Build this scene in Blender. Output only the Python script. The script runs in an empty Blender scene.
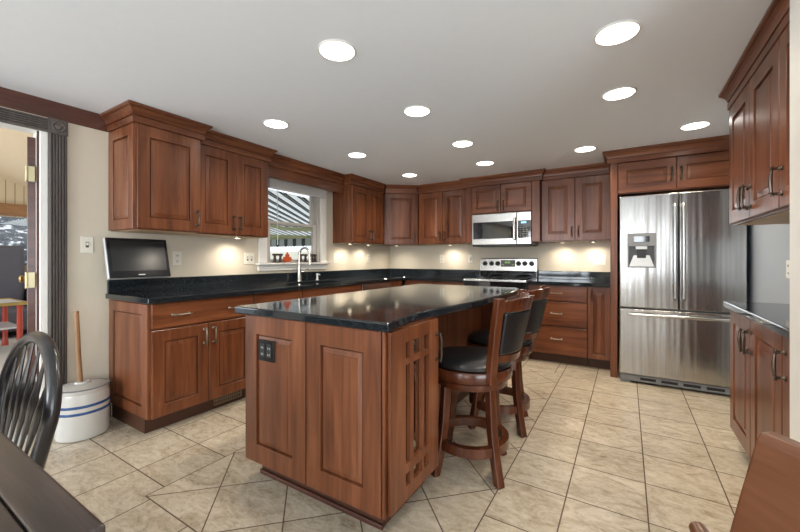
import bpy, math, random
from mathutils import Vector, Matrix
random.seed(4)
R = math.radians
C = bpy.context.scene.collection
SC = bpy.context.scene

# ------------------------------------------------------------------ camera, world, sun, large lights, exposure
cam = bpy.data.cameras.new('camera'); camo = bpy.data.objects.new('camera', cam); C.objects.link(camo)
cam.sensor_width = 36.0; cam.lens = 365.448 * 36 / 800; cam.shift_y = -(266 - 258.654) / 800
cam.clip_start = 0.02
camo.location = (3.255, -0.955, 1.169); camo.rotation_euler = (R(90), 0, R(31.788))
SC.camera = camo
SC.view_settings.view_transform = 'Standard'; SC.view_settings.look = 'None'
SC.view_settings.gamma = 1.0; SC.view_settings.use_curve_mapping = False
SC.view_settings.exposure = 0.71

world = bpy.data.worlds.new('sky'); SC.world = world; world.use_nodes = True
bg = world.node_tree.nodes['Background']
bg.inputs[0].default_value = (0.80, 0.90, 1.0, 1); bg.inputs[1].default_value = 1.0

def light(name, kind, loc, energy, color=(1, 1, 1), rot=(0, 0, 0), parent=None, **kw):
    l = bpy.data.lights.new(name, kind); l.energy = energy; l.color = color
    for k, v in kw.items(): setattr(l, k, v)
    o = bpy.data.objects.new(name, l); C.objects.link(o); o.location = loc; o.rotation_euler = rot
    if parent: o.parent = parent
    return o
sun = light('sun', 'SUN', (-4, 6, 9), 2.0, (1.0, 0.95, 0.86), angle=R(1.0))
sun.rotation_euler = Vector((0.35, -0.45, -1.0)).to_track_quat('-Z', 'Y').to_euler()
DAY = (0.86, 0.93, 1.0)
# area lamps added for daylight, set at openings out of view
light('daylight_rear', 'AREA', (1.4, -4.16, 1.20), 95, DAY, (R(90), 0, 0), shape='RECTANGLE', size=1.8, size_y=1.7)
light('fridge_streak_lamp', 'AREA', (3.52, -4.16, 1.20), 12, DAY, (R(90), 0, 0), shape='RECTANGLE', size=0.24, size_y=1.7)  # narrow lamp put in to draw a bright streak on the refrigerator
light('fill_east', 'AREA', (5.56, -1.9, 1.20), 65, DAY, (0, R(90), 0), shape='RECTANGLE', size=1.7, size_y=2.4)  # added fill at an unseen window, lifts the ceiling and back of the room
light('fill_sunroom', 'AREA', (-2.9, -2.96, 1.3), 90, DAY, (R(90), 0, 0), shape='RECTANGLE', size=4.6, size_y=1.6)  # added fill across the sunroom's open side, no window there
CAN_W = 26.0; CAN_COL = (1.0, 0.88, 0.72)
PUCK_W = 8.0; PUCK_COL = (1.0, 0.92, 0.79)

# ------------------------------------------------------------------ materials
def mat(name):
    m = bpy.data.materials.new(name); m.use_nodes = True
    nt = m.node_tree; return m, nt, nt.nodes['Principled BSDF']
def N(nt, t, **kw):
    n = nt.nodes.new(t)
    for k, v in kw.items(): setattr(n, k, v)
    return n
def L(nt, a, b): nt.links.new(a, b)
def mth(nt, op, a, b=None, c=None):
    n = N(nt, 'ShaderNodeMath', operation=op)
    for i, x in enumerate((a, b, c)):
        if x is None: continue
        if isinstance(x, (int, float)): n.inputs[i].default_value = x
        else: L(nt, x, n.inputs[i])
    return n.outputs[0]
def mixc(nt, f, a, b):
    n = N(nt, 'ShaderNodeMix', data_type='RGBA')
    if isinstance(f, (int, float)): n.inputs[0].default_value = f
    else: L(nt, f, n.inputs[0])
    for i, x in ((6, a), (7, b)):
        if isinstance(x, tuple): n.inputs[i].default_value = (*x, 1)
        else: L(nt, x, n.inputs[i])
    return n.outputs[2]
def ramp(nt, f, stops):
    n = N(nt, 'ShaderNodeValToRGB'); L(nt, f, n.inputs[0])
    e = n.color_ramp.elements
    while len(e) < len(stops): e.new(0.5)
    for i, (p, c) in enumerate(stops): e[i].position = p; e[i].color = (*c, 1)
    return n.outputs[0]
def noise(nt, scale, sc=1.0, detail=4, rough=0.55, coord='Object', offs=None, dist=0.0):
    tc = N(nt, 'ShaderNodeTexCoord'); mp = N(nt, 'ShaderNodeMapping')
    L(nt, tc.outputs[coord], mp.inputs[0]); mp.inputs['Scale'].default_value = scale
    if offs is not None: L(nt, offs, mp.inputs['Location'])
    n = N(nt, 'ShaderNodeTexNoise'); L(nt, mp.outputs[0], n.inputs['Vector'])
    n.inputs['Scale'].default_value = sc; n.inputs['Detail'].default_value = detail; n.inputs['Roughness'].default_value = rough
    n.inputs['Distortion'].default_value = dist
    return n.outputs[0]
def bump(nt, bsdf, h, strength=0.1, distance=0.01):
    b = N(nt, 'ShaderNodeBump'); b.inputs['Strength'].default_value = strength; b.inputs['Distance'].default_value = distance
    L(nt, h, b.inputs['Height']); L(nt, b.outputs[0], bsdf.inputs['Normal'])
def plain(name, col, rough=0.5, metal=0.0, emit=0.0, spec=0.5, coat=0.0, var=0.06):
    m, nt, b = mat(name)
    n = noise(nt, (6, 6, 6), 3.0)
    c = mixc(nt, n, tuple(x * (1 - var) for x in col), tuple(min(1, x * (1 + var)) for x in col))
    L(nt, c, b.inputs['Base Color'])
    b.inputs['Roughness'].default_value = rough; b.inputs['Metallic'].default_value = metal
    b.inputs['Specular IOR Level'].default_value = spec; b.inputs['Coat Weight'].default_value = coat
    if emit:
        b.inputs['Emission Color'].default_value = (*col, 1); b.inputs['Emission Strength'].default_value = emit
    return m
def wood(name, scale, dark, mid, lite, rough=0.34, coat=0.12):
    m, nt, b = mat(name)
    oi = N(nt, 'ShaderNodeObjectInfo')
    cx = N(nt, 'ShaderNodeCombineXYZ')
    L(nt, mth(nt, 'MULTIPLY', oi.outputs['Random'], 7.0), cx.inputs[0]); L(nt, mth(nt, 'MULTIPLY', oi.outputs['Random'], 3.0), cx.inputs[1]); L(nt, mth(nt, 'MULTIPLY', oi.outputs['Random'], 11.0), cx.inputs[2])
    g = noise(nt, scale, 1.0, 6, 0.62, offs=cx.outputs[0], dist=0.6)
    fine = noise(nt, tuple(s * 4.5 if s > 8 else s * 1.5 for s in scale), 1.0, 3, 0.6, offs=cx.outputs[0])
    bl = noise(nt, (1.6, 1.6, 1.6), 1.0, 2, offs=cx.outputs[0])
    f = mth(nt, 'ADD', mth(nt, 'MULTIPLY', g, 0.62), mth(nt, 'MULTIPLY', fine, 0.18))
    f = mth(nt, 'ADD', f, mth(nt, 'MULTIPLY', bl, 0.2))
    c = ramp(nt, f, [(0.34, dark), (0.5, mid), (0.66, lite)])
    v = mth(nt, 'ADD', 0.90, mth(nt, 'MULTIPLY', oi.outputs['Random'], 0.2))
    hs = N(nt, 'ShaderNodeHueSaturation'); L(nt, c, hs.inputs['Color']); L(nt, v, hs.inputs['Value'])
    L(nt, hs.outputs[0], b.inputs['Base Color'])
    b.inputs['Roughness'].default_value = rough; b.inputs['Specular IOR Level'].default_value = 0.38; b.inputs['Coat Weight'].default_value = coat; b.inputs['Coat Roughness'].default_value = 0.18
    bump(nt, b, fine, 0.05, 0.002)
    return m
CH = ((0.062, 0.0165, 0.0062), (0.150, 0.0465, 0.0172), (0.250, 0.088, 0.036))
M = {}
M['wv'] = wood('cherry_wood_upright', (16, 16, 1.3), *CH)
M['wh'] = wood('cherry_wood_lengthwise', (1.3, 16, 16), *CH)
M['stool'] = wood('mahogany_wood', (14, 14, 3), (0.040, 0.0105, 0.0045), (0.080, 0.021, 0.008), (0.13, 0.038, 0.014), 0.22, 0.4)
M['chairwood'] = wood('honey_brown_wood', (2, 2, 18), (0.07, 0.023, 0.009), (0.115, 0.040, 0.016), (0.165, 0.064, 0.029), 0.32, 0.3)
M['darkwood'] = wood('ebony_stained_wood', (1.5, 14, 14), (0.020, 0.014, 0.012), (0.040, 0.028, 0.024), (0.085, 0.060, 0.052), 0.34, 0.35)
M['spindle'] = wood('black_stained_wood', (14, 14, 2), (0.010, 0.009, 0.010), (0.018, 0.016, 0.017), (0.035, 0.03, 0.03), 0.28, 0.5)
M['trimwood'] = wood('walnut_trim', (3, 3, 22), (0.045, 0.017, 0.011), (0.075, 0.027, 0.017), (0.10, 0.038, 0.024), 0.35, 0.2)
M['casing'] = wood('grey_brown_casing', (20, 20, 1.5), (0.060, 0.049, 0.042), (0.105, 0.087, 0.076), (0.15, 0.127, 0.112), 0.45, 0.1)
M['mapleply'] = wood('pale_maple', (2, 14, 14), (0.42, 0.28, 0.15), (0.52, 0.36, 0.21), (0.60, 0.44, 0.27), 0.5, 0.0)
M['pinebeam'] = wood('pine_beam', (3, 3, 14), (0.16, 0.07, 0.025), (0.24, 0.11, 0.04), (0.32, 0.16, 0.06), 0.5, 0.0)
M['stick'] = wood('oak_stick', (20, 20, 2), (0.20, 0.10, 0.045), (0.28, 0.15, 0.07), (0.36, 0.21, 0.11), 0.5, 0.0)
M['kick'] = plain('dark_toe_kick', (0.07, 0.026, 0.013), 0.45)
M['gap'] = plain('dark_recess', (0.012, 0.010, 0.009), 0.7)
M['wall'] = plain('cream_wall_paint', (0.60, 0.53, 0.42), 0.6, var=0.015)
M['ceil'] = plain('ceiling_paint', (0.84, 0.872, 0.915), 0.75, var=0.02)
M['white'] = plain('white_trim_paint', (0.78, 0.76, 0.71), 0.4, var=0.02)
M['plate'] = plain('ivory_plastic', (0.74, 0.70, 0.60), 0.35, var=0.02)
M['slot'] = plain('dark_slot', (0.10, 0.09, 0.07), 0.6)
M['bronze'] = plain('aged_bronze', (0.10, 0.075, 0.058), 0.32, 0.85)
M['pewter'] = plain('antique_pewter', (0.32, 0.27, 0.21), 0.30, 0.95)
M['nickel'] = plain('brushed_nickel', (0.58, 0.54, 0.48), 0.26, 1.0)
M['brass'] = plain('worn_brass', (0.62, 0.44, 0.16), 0.3, 1.0)
M['hinge'] = plain('antique_brass_hinge', (0.42, 0.36, 0.22), 0.4, 0.9)
M['blackgloss'] = plain('black_gloss_plastic', (0.010, 0.010, 0.011), 0.12)
M['blackmat'] = plain('black_plastic', (0.018, 0.018, 0.019), 0.45)
M['screen'] = plain('dark_screen', (0.020, 0.021, 0.022), 0.18)
M['leather'] = plain('black_leather', (0.009, 0.009, 0.010), 0.33, var=0.2)
M['silver'] = plain('silver_plastic', (0.62, 0.62, 0.61), 0.35, 0.4)
M['dispgrey'] = plain('dispenser_grey_plastic', (0.24, 0.245, 0.25), 0.4)
M['cavgrey'] = plain('dark_grey_plastic', (0.06, 0.062, 0.066), 0.4)
M['greyp'] = plain('grey_plastic', (0.20, 0.205, 0.21), 0.35)
M['blackglass'] = plain('black_ceramic_glass', (0.008, 0.010, 0.013), 0.05, spec=0.8)
M['winblind'] = plain('white_blind', (0.72, 0.70, 0.66), 0.5)
M['winvinyl'] = plain('grey_vinyl_sash', (0.50, 0.47, 0.43), 0.45)
M['blue'] = plain('cobalt_glaze', (0.035, 0.085, 0.22), 0.25)
M['stone'] = plain('white_stoneware_glaze', (0.55, 0.53, 0.49), 0.22, coat=0.4, var=0.05)
M['stonegrey'] = plain('grey_stoneware_glaze', (0.42, 0.40, 0.36), 0.3, coat=0.3)
M['orange'] = plain('orange_leaf_glaze', (0.55, 0.085, 0.02), 0.4, var=0.35)
M['darkfig'] = plain('dark_brown_carving', (0.045, 0.032, 0.03), 0.5)
M['fabricgrey'] = plain('grey_velvet', (0.075, 0.068, 0.080), 0.6)
M['red'] = plain('red_lacquer', (0.42, 0.045, 0.02), 0.3)
M['iron'] = plain('wrought_iron', (0.02, 0.02, 0.02), 0.5, 0.5)
M['tan'] = plain('tan_ceiling_boards', (0.62, 0.47, 0.30), 0.6)
M['glow'] = plain('lamp_glow', (1.0, 0.96, 0.90), 0.5, emit=6.0, var=0.0)
M['puckglow'] = plain('puck_lamp_glow', (1.0, 0.86, 0.62), 0.5, emit=8.0, var=0.0)
M['led'] = plain('green_display_digits', (0.20, 0.45, 0.06), 0.5, emit=0.35, var=0.0)
M['ledblue'] = plain('blue_display_digits', (0.25, 0.65, 0.9), 0.5, emit=1.2, var=0.0)
M['soap'] = plain('clear_white_soap', (0.8, 0.8, 0.78), 0.2)

def steel():
    m, nt, b = mat('brushed_stainless_steel')
    n = noise(nt, (60, 60, 0.6), 1.0, 2)
    w = noise(nt, (8, 8, 0.25), 1.0, 2)
    L(nt, ramp(nt, n, [(0.3, (0.40, 0.395, 0.385)), (0.7, (0.50, 0.49, 0.48))]), b.inputs['Base Color'])
    b.inputs['Metallic'].default_value = 1.0; b.inputs['Roughness'].default_value = 0.20
    b.inputs['Anisotropic'].default_value = 0.4
    bump(nt, b, w, 0.36, 0.02)
    return m
M['steel'] = steel()
M['steelflat'] = plain('satin_steel', (0.60, 0.59, 0.57), 0.24, 1.0)

def granite():
    m, nt, b = mat('black_granite')
    tc = N(nt, 'ShaderNodeTexCoord')
    vo = N(nt, 'ShaderNodeTexVoronoi'); L(nt, tc.outputs['Object'], vo.inputs['Vector']); vo.inputs['Scale'].default_value = 420
    n = noise(nt, (150, 150, 150), 1.0, 3, 0.7)
    f = mth(nt, 'MULTIPLY', n, mth(nt, 'SUBTRACT', 1.1, vo.outputs['Distance']))
    L(nt, ramp(nt, f, [(0.30, (0.006, 0.0075, 0.009)), (0.44, (0.022, 0.028, 0.034)), (0.60, (0.19, 0.23, 0.26))]), b.inputs['Base Color'])
    b.inputs['Roughness'].default_value = 0.07; b.inputs['Specular IOR Level'].default_value = 0.5
    return m
M['granite'] = granite()

def glass(name, refl=0.12, tint=(1, 1, 1)):
    m = bpy.data.materials.new(name); m.use_nodes = True; nt = m.node_tree
    nt.nodes.remove(nt.nodes['Principled BSDF'])
    t = N(nt, 'ShaderNodeBsdfTransparent'); t.inputs[0].default_value = (*tint, 1)
    g = N(nt, 'ShaderNodeBsdfGlossy'); g.inputs['Roughness'].default_value = 0.02
    fr = N(nt, 'ShaderNodeLayerWeight'); fr.inputs[0].default_value = 0.5
    fc = mth(nt, 'ADD', 0.03, mth(nt, 'MULTIPLY', mth(nt, 'POWER', fr.outputs['Facing'], 5.0), 0.8))
    mx = N(nt, 'ShaderNodeMixShader')
    L(nt, fc, mx.inputs[0]); L(nt, t.outputs[0], mx.inputs[1]); L(nt, g.outputs[0], mx.inputs[2])
    L(nt, mx.outputs[0], nt.nodes['Material Output'].inputs[0])
    return m
M['glass'] = glass('clear_glass')
M['mirror'] = plain('antique_mirror_glass', (0.50, 0.47, 0.43), 0.04, 1.0, var=0.02)
M['wallblue'] = plain('daylight_tinted_wall', (0.36, 0.40, 0.445), 0.5, var=0.02)  # cool daylight tint put into the even wall colour
M['smoked'] = plain('smoked_glass', (0.012, 0.010, 0.009), 0.06, spec=0.7)

def tile():
    m, nt, b = mat('travertine_floor_tiles')
    tc = N(nt, 'ShaderNodeTexCoord'); sp = N(nt, 'ShaderNodeSeparateXYZ'); L(nt, tc.outputs['Object'], sp.inputs[0])
    X, Y = sp.outputs[0], sp.outputs[1]
    S = 0.335; GH = 0.0030
    def grid(u, v, u0, v0):
        a = mth(nt, 'DIVIDE', mth(nt, 'SUBTRACT', u, u0), S); c = mth(nt, 'DIVIDE', mth(nt, 'SUBTRACT', v, v0), S)
        def ed(t):
            f = mth(nt, 'FRACT', t); return mth(nt, 'MULTIPLY', mth(nt, 'MINIMUM', f, mth(nt, 'SUBTRACT', 1.0, f)), S)
        d = mth(nt, 'MINIMUM', ed(a), ed(c))
        return d, mth(nt, 'FLOOR', a), mth(nt, 'FLOOR', c)
    gl = grid(X, Y, 0.285, 0.0); gr = grid(X, Y, 3.003, 0.998)
    q = 1 / math.sqrt(2)
    gd = grid(mth(nt, 'MULTIPLY', mth(nt, 'ADD', X, Y), q), mth(nt, 'MULTIPLY', mth(nt, 'SUBTRACT', X, Y), q), 1.637 * q, 1.335 * q)
    XA, XB, YA, YB2 = 1.242, 2.702, -0.085, 3.05
    right = mth(nt, 'GREATER_THAN', X, XB)
    mid = mth(nt, 'MULTIPLY', mth(nt, 'MULTIPLY', mth(nt, 'GREATER_THAN', X, XA), mth(nt, 'LESS_THAN', X, XB)),
              mth(nt, 'MULTIPLY', mth(nt, 'GREATER_THAN', Y, YA), mth(nt, 'LESS_THAN', Y, YB2)))
    def sel(f, a, c):
        n = N(nt, 'ShaderNodeMix', data_type='FLOAT'); L(nt, f, n.inputs[0]); L(nt, a, n.inputs[2]); L(nt, c, n.inputs[3]); return n.outputs[0]
    d, i, j = [sel(mid, sel(right, gl[k], gr[k]), gd[k]) for k in range(3)]
    inY = mth(nt, 'GREATER_THAN', Y, YA)
    bx = mth(nt, 'MINIMUM', mth(nt, 'ABSOLUTE', mth(nt, 'SUBTRACT', X, XA)), mth(nt, 'ABSOLUTE', mth(nt, 'SUBTRACT', X, XB)))
    bx = mth(nt, 'ADD', bx, mth(nt, 'MULTIPLY', mth(nt, 'SUBTRACT', 1.0, inY), 1.0))
    d = mth(nt, 'MINIMUM', d, bx)
    by = mth(nt, 'ADD', mth(nt, 'ABSOLUTE', mth(nt, 'SUBTRACT', Y, YA)), mth(nt, 'ADD', mth(nt, 'LESS_THAN', X, XA), right))
    d = mth(nt, 'MINIMUM', d, by)
    grout = mth(nt, 'LESS_THAN', d, GH)
    cid = N(nt, 'ShaderNodeCombineXYZ'); L(nt, i, cid.inputs[0]); L(nt, j, cid.inputs[1]); L(nt, mid, cid.inputs[2])
    wn = N(nt, 'ShaderNodeTexWhiteNoise'); L(nt, cid.outputs[0], wn.inputs['Vector'])
    sc = N(nt, 'ShaderNodeVectorMath', operation='SCALE'); L(nt, wn.outputs['Color'], sc.inputs[0]); sc.inputs['Scale'].default_value = 9.0
    n1 = noise(nt, (3.6, 7.0, 3), 1.7, 9, 0.68, offs=sc.outputs[0], dist=1.4)
    n2 = noise(nt, (20, 34, 15), 1.5, 6, 0.75, offs=sc.outputs[0], dist=0.8)
    f = mth(nt, 'ADD', mth(nt, 'MULTIPLY', n1, 0.6), mth(nt, 'MULTIPLY', n2, 0.4))
    c = ramp(nt, f, [(0.35, (0.20, 0.145, 0.090)), (0.43, (0.37, 0.30, 0.208)), (0.51, (0.475, 0.405, 0.303)), (0.64, (0.62, 0.55, 0.44))])
    hs = N(nt, 'ShaderNodeHueSaturation'); L(nt, c, hs.inputs['Color'])
    L(nt, mth(nt, 'ADD', 0.93, mth(nt, 'MULTIPLY', wn.outputs['Value'], 0.14)), hs.inputs['Value'])
    L(nt, mixc(nt, grout, hs.outputs[0], (0.10, 0.065, 0.042)), b.inputs['Base Color'])
    L(nt, mth(nt, 'ADD', 0.34, mth(nt, 'MULTIPLY', grout, 0.5)), b.inputs['Roughness'])
    hgt = mth(nt, 'ADD', mth(nt, 'MULTIPLY', mth(nt, 'SUBTRACT', 1.0, grout), 1.0), mth(nt, 'MULTIPLY', n2, 0.3))
    bump(nt, b, hgt, 0.35, 0.002)
    return m
M['tile'] = tile()

def awning():
    m, nt, b = mat('striped_awning_canvas')
    tc = N(nt, 'ShaderNodeTexCoord'); sp = N(nt, 'ShaderNodeSeparateXYZ'); L(nt, tc.outputs['Object'], sp.inputs[0])
    # stripes run along (-0.55, 0.84): measure across it
    u = mth(nt, 'ADD', mth(nt, 'MULTIPLY', sp.outputs[0], 0.84), mth(nt, 'MULTIPLY', sp.outputs[1], 0.55))
    f = mth(nt, 'FRACT', mth(nt, 'DIVIDE', u, 0.165))
    s1 = mth(nt, 'LESS_THAN', f, 0.46)
    s2 = mth(nt, 'MULTIPLY', mth(nt, 'GREATER_THAN', f, 0.20), mth(nt, 'LESS_THAN', f, 0.25))
    s = mth(nt, 'SUBTRACT', s1, s2)
    L(nt, mixc(nt, s, (0.85, 0.87, 0.88), (0.06, 0.075, 0.07)), b.inputs['Base Color'])
    b.inputs['Roughness'].default_value = 0.8; b.inputs['Transmission Weight'].default_value = 0.0
    out = nt.nodes['Material Output']
    tr = N(nt, 'ShaderNodeBsdfTranslucent'); L(nt, mixc(nt, s, (0.85, 0.87, 0.88), (0.06, 0.075, 0.07)), tr.inputs[0])
    mx = N(nt, 'ShaderNodeMixShader'); mx.inputs[0].default_value = 0.6
    L(nt, b.outputs[0], mx.inputs[1]); L(nt, tr.outputs[0], mx.inputs[2]); L(nt, mx.outputs[0], out.inputs[0])
    return m
M['awning'] = awning()
def valcloth():
    m, nt, b = mat('striped_valance_canvas')
    tc = N(nt, 'ShaderNodeTexCoord'); sp = N(nt, 'ShaderNodeSeparateXYZ'); L(nt, tc.outputs['Object'], sp.inputs[0])
    f = mth(nt, 'FRACT', mth(nt, 'DIVIDE', sp.outputs[0], 0.36))
    s = mth(nt, 'LESS_THAN', f, 0.4)
    L(nt, mixc(nt, s, (0.42, 0.46, 0.43), (0.045, 0.06, 0.055)), b.inputs['Base Color']); b.inputs['Roughness'].default_value = 0.8
    return m
M['valcloth'] = valcloth()
M['barpaint'] = plain('sage_green_paint', (0.36, 0.38, 0.17), 0.4)
M['deckboard'] = plain('weathered_deck', (0.45, 0.42, 0.38), 0.8)
M['fencewhite'] = plain('cream_fence_paint', (0.85, 0.80, 0.66), 0.6)
M['cushion'] = plain('cream_outdoor_fabric', (0.85, 0.79, 0.62), 0.8, var=0.15)
def rocks():
    m, nt, b = mat('snow_on_dark_rock')
    n = noise(nt, (2, 2, 5), 2.2, 6, 0.7)
    L(nt, ramp(nt, n, [(0.46, (0.035, 0.042, 0.055)), (0.56, (0.10, 0.11, 0.13)), (0.6, (0.85, 0.87, 0.9))]), b.inputs['Base Color'])
    b.inputs['Roughness'].default_value = 0.8
    return m
M['rock'] = rocks()
def boards():
    m, nt, b = mat('tan_beadboard')
    tc = N(nt, 'ShaderNodeTexCoord'); sp = N(nt, 'ShaderNodeSeparateXYZ'); L(nt, tc.outputs['Object'], sp.inputs[0])
    f = mth(nt, 'FRACT', mth(nt, 'DIVIDE', sp.outputs[1], 0.11))
    s = mth(nt, 'LESS_THAN', f, 0.1)
    L(nt, mixc(nt, s, (0.52, 0.40, 0.25), (0.20, 0.14, 0.08)), b.inputs['Base Color']); b.inputs['Roughness'].default_value = 0.6
    return m
M['boards'] = boards()

# ------------------------------------------------------------------ mesh builder
class MB:
    def __init__(s): s.v = []; s.f = []
    def add(s, vs, fs):
        o = len(s.v); s.v += [tuple(x) for x in vs]; s.f += [tuple(i + o for i in f) for f in fs]; return s
    def box(s, x0, x1, y0, y1, z0, z1):
        return s.add([(x0,y0,z0),(x1,y0,z0),(x1,y1,z0),(x0,y1,z0),(x0,y0,z1),(x1,y0,z1),(x1,y1,z1),(x0,y1,z1)],
                     [(3,2,1,0),(4,5,6,7),(0,1,5,4),(1,2,6,5),(2,3,7,6),(3,0,4,7)])
    def prism(s, pts, z0, z1):          # pts counter-clockwise in XY
        n = len(pts)
        return s.add([(x,y,z0) for x,y in pts] + [(x,y,z1) for x,y in pts],
                     [tuple(range(n-1,-1,-1)), tuple(range(n,2*n))] + [(i,(i+1)%n,n+(i+1)%n,n+i) for i in range(n)])
    def loops(s, rings, cap0=True, cap1=True, closed=True):
        n = len(rings[0]); vs = [p for r in rings for p in r]; fs = []
        for k in range(len(rings)-1):
            for i in range(n if closed else n-1):
                j = (i+1) % n; fs.append((k*n+i, k*n+j, (k+1)*n+j, (k+1)*n+i))
        if cap0: fs.append(tuple(range(n-1,-1,-1)))
        if cap1: fs.append(tuple(range((len(rings)-1)*n, len(rings)*n)))
        return s.add(vs, fs)
    def lathe(s, prof, c=(0,0,0), seg=24, axis='z'):
        rings = []
        for r, z in prof:
            ring = []
            for i in range(seg):
                a = 2*math.pi*i/seg; p = (r*math.cos(a), r*math.sin(a), z)
                if axis == 'y': p = (p[0], p[2], -p[1])
                if axis == 'x': p = (p[2], p[0], p[1])
                ring.append((c[0]+p[0], c[1]+p[1], c[2]+p[2]))
            rings.append(ring)
        return s.loops(rings)
    def tube(s, path, r, seg=8, flat=None, closed=False):
        P = [Vector(p) for p in path]; n = len(P)
        rs = r if isinstance(r, (list, tuple)) else [r]*n
        rings = []; up = None
        for i in range(n):
            if closed: t = (P[(i+1)%n]-P[i-1]).normalized()
            else: t = (P[min(i+1,n-1)]-P[max(i-1,0)]).normalized()
            if up is None:
                up = Vector((0,0,1)) if abs(t.z) < 0.9 else Vector((0,1,0))
            a = t.cross(up)
            if a.length < 1e-5: a = t.cross(Vector((1,0,0)))
            a.normalize(); b2 = a.cross(t).normalized(); up = b2
            fl = flat or (1,1)
            rings.append([tuple(P[i] + a*(rs[i]*fl[0]*math.cos(q)) + b2*(rs[i]*fl[1]*math.sin(q))) for q in [2*math.pi*k/seg for k in range(seg)]])
        if closed:
            rings.append(rings[0]); return s.loops(rings, False, False)
        return s.loops(rings)
    def panel(s, O, U, V, Nn, w, h, t=0.02, stile=0.06, raised=True, rail=None, bev=0.034, slab=False):
        # a cabinet front: O lower-left corner of the BACK face; U right, V up, Nn outward
        O, U, V, Nn = Vector(O), Vector(U), Vector(V), Vector(Nn)
        rail = rail or stile
        def rect(iu, iv, d): return [tuple(O + U*a + V*b + Nn*d) for a, b in ((iu,iv),(w-iu,iv),(w-iu,h-iv),(iu,h-iv))]
        rings = [rect(0,0,0), rect(0,0,t-0.003), rect(0.003,0.003,t)]
        if not slab:
            k = stile; kr = rail
            rings += [rect(k,kr,t), rect(k+0.002,kr+0.002,t-0.002), rect(k+0.003,kr+0.003,t-0.0175), rect(k+0.009,kr+0.009,t-0.0175), rect(k+0.010,kr+0.010,t-0.009)]
            if raised: rings += [rect(k+0.011+bev*0.75,kr+0.011+bev*0.75,t-0.004), rect(k+0.012+bev*0.75,kr+0.012+bev*0.75,t-0.001)]
        return s.loops(rings)
    def sweep(s, path, prof, prev=None, nxt=None):
        # path in XY, outward = right-hand side of travel; prof = [(out, z)]; prev/nxt = neighbours that set the mitre
        P = [Vector(p) for p in path]; n = len(P); rings = []
        for i in range(n):
            a = P[i]-P[i-1] if i else (P[0]-Vector(prev) if prev else None)
            b = P[i+1]-P[i] if i < n-1 else (Vector(nxt)-P[-1] if nxt else None)
            a = b if a is None else a; b = a if b is None else b
            na = Vector((a.y,-a.x)).normalized(); nb = Vector((b.y,-b.x)).normalized()
            m = (na+nb).normalized(); m /= max(0.2, m.dot(na))
            rings.append([(P[i].x+m.x*o, P[i].y+m.y*o, z) for o, z in prof])
        return s.loops(rings)
    def build(s, name, m, parent=None, loc=None, rot=None, bevel=0, smooth=False, seg=2, solid=None):
        me = bpy.data.meshes.new(name); me.from_pydata(s.v, [], s.f); me.update()
        import bmesh
        bm = bmesh.new(); bm.from_mesh(me); bmesh.ops.recalc_face_normals(bm, faces=bm.faces); bm.to_mesh(me); bm.free()
        me.materials.append(M[m] if isinstance(m, str) else m)
        o = bpy.data.objects.new(name, me); C.objects.link(o)
        if parent: o.parent = parent
        if loc: o.location = loc
        if rot: o.rotation_euler = rot
        if bevel:
            bv = o.modifiers.new('bevel', 'BEVEL'); bv.width = bevel; bv.segments = seg; bv.limit_method = 'ANGLE'; bv.angle_limit = R(40)
        if smooth:
            me.polygons.foreach_set('use_smooth', [True]*len(me.polygons))
            try: me.set_sharp_from_angle(angle=R(40))
            except Exception: pass
        return o
def tag(o, label, cat, group=None, kind=None):
    if label: o['label'] = label
    if cat: o['category'] = cat
    if group: o['group'] = group
    if kind: o['kind'] = kind
    return o
def thing(name, label, cat, loc=(0,0,0), rz=0, group=None):
    o = bpy.data.objects.new(name, None); C.objects.link(o); o.empty_display_size = 0.1
    o.location = loc; o.rotation_euler = (0,0,rz); return tag(o, label, cat, group)
def struct(mb, name, m, **kw):
    o = mb.build(name, m, **kw); o['kind'] = 'structure'; return o
def kids(o): return [c for c in C.objects if c.parent == o]
def copy_tree(o, parent=None):
    c = o.copy(); C.objects.link(c)
    if parent: c.parent = parent
    for ch in kids(o): copy_tree(ch, c)
    return c

# ------------------------------------------------------------------ the room shell
ZC = 2.222
YB = 4.0
XR = 4.14
struct(MB().box(0, 5.6, -4.2, YB, -0.06, 0.0), 'floor', 'tile')
struct(MB().box(-0.12, 5.72, -4.32, YB+0.12, ZC, ZC+0.1), 'ceiling', 'ceil')
DY0, DY1, DZ = -1.05, -0.165, 2.005          # doorway in the left wall
WY0, WY1, WZ0, WZ1 = 1.595, 2.395, 1.125, 2.02   # sink window
wl = MB()
wl.box(-0.12, 0, -4.32, DY0-0.037, 0, ZC); wl.box(-0.12, 0, DY0-0.037, DY1+0.037, DZ+0.03, ZC); wl.box(-0.12, 0, DY1+0.037, WY0, 0, ZC)
wl.box(-0.12, 0, WY0, WY1, 0, WZ0); wl.box(-0.12, 0, WY0, WY1, WZ1, ZC); wl.box(-0.12, 0, WY1, YB+0.12, 0, ZC)
struct(wl, 'wall_left', 'wall')
struct(MB().box(0, XR+0.12, YB, YB+0.12, 0, ZC), 'wall_back', 'wall')
struct(MB().box(XR, XR+0.12, 0.70, YB, 0, ZC), 'wall_right', 'wallblue')
struct(MB().box(3.70, 5.72, 0.56, 0.70, 0, ZC), 'wall_dining', 'white')
we = MB(); we.box(5.6, 5.72, -4.32, -3.1, 0, ZC); we.box(5.6, 5.72, -0.7, 0.56, 0, ZC); we.box(5.6, 5.72, -3.1, -0.7, 0, 0.35); we.box(5.6, 5.72, -3.1, -0.7, 2.05, ZC)
struct(we, 'wall_east', 'wall')
wr = MB(); [wr.box(a, b, -4.32, -4.2, 0, ZC) for a, b in ((-0.12,0.5),(2.3,3.4),(3.64,5.6))]; [wr.box(a, b, -4.32, -4.2, c, d) for a, b in ((0.5,2.3),(3.4,3.64)) for c, d in ((0,0.35),(2.05,ZC))]
struct(wr, 'wall_rear', 'wall')
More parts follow.
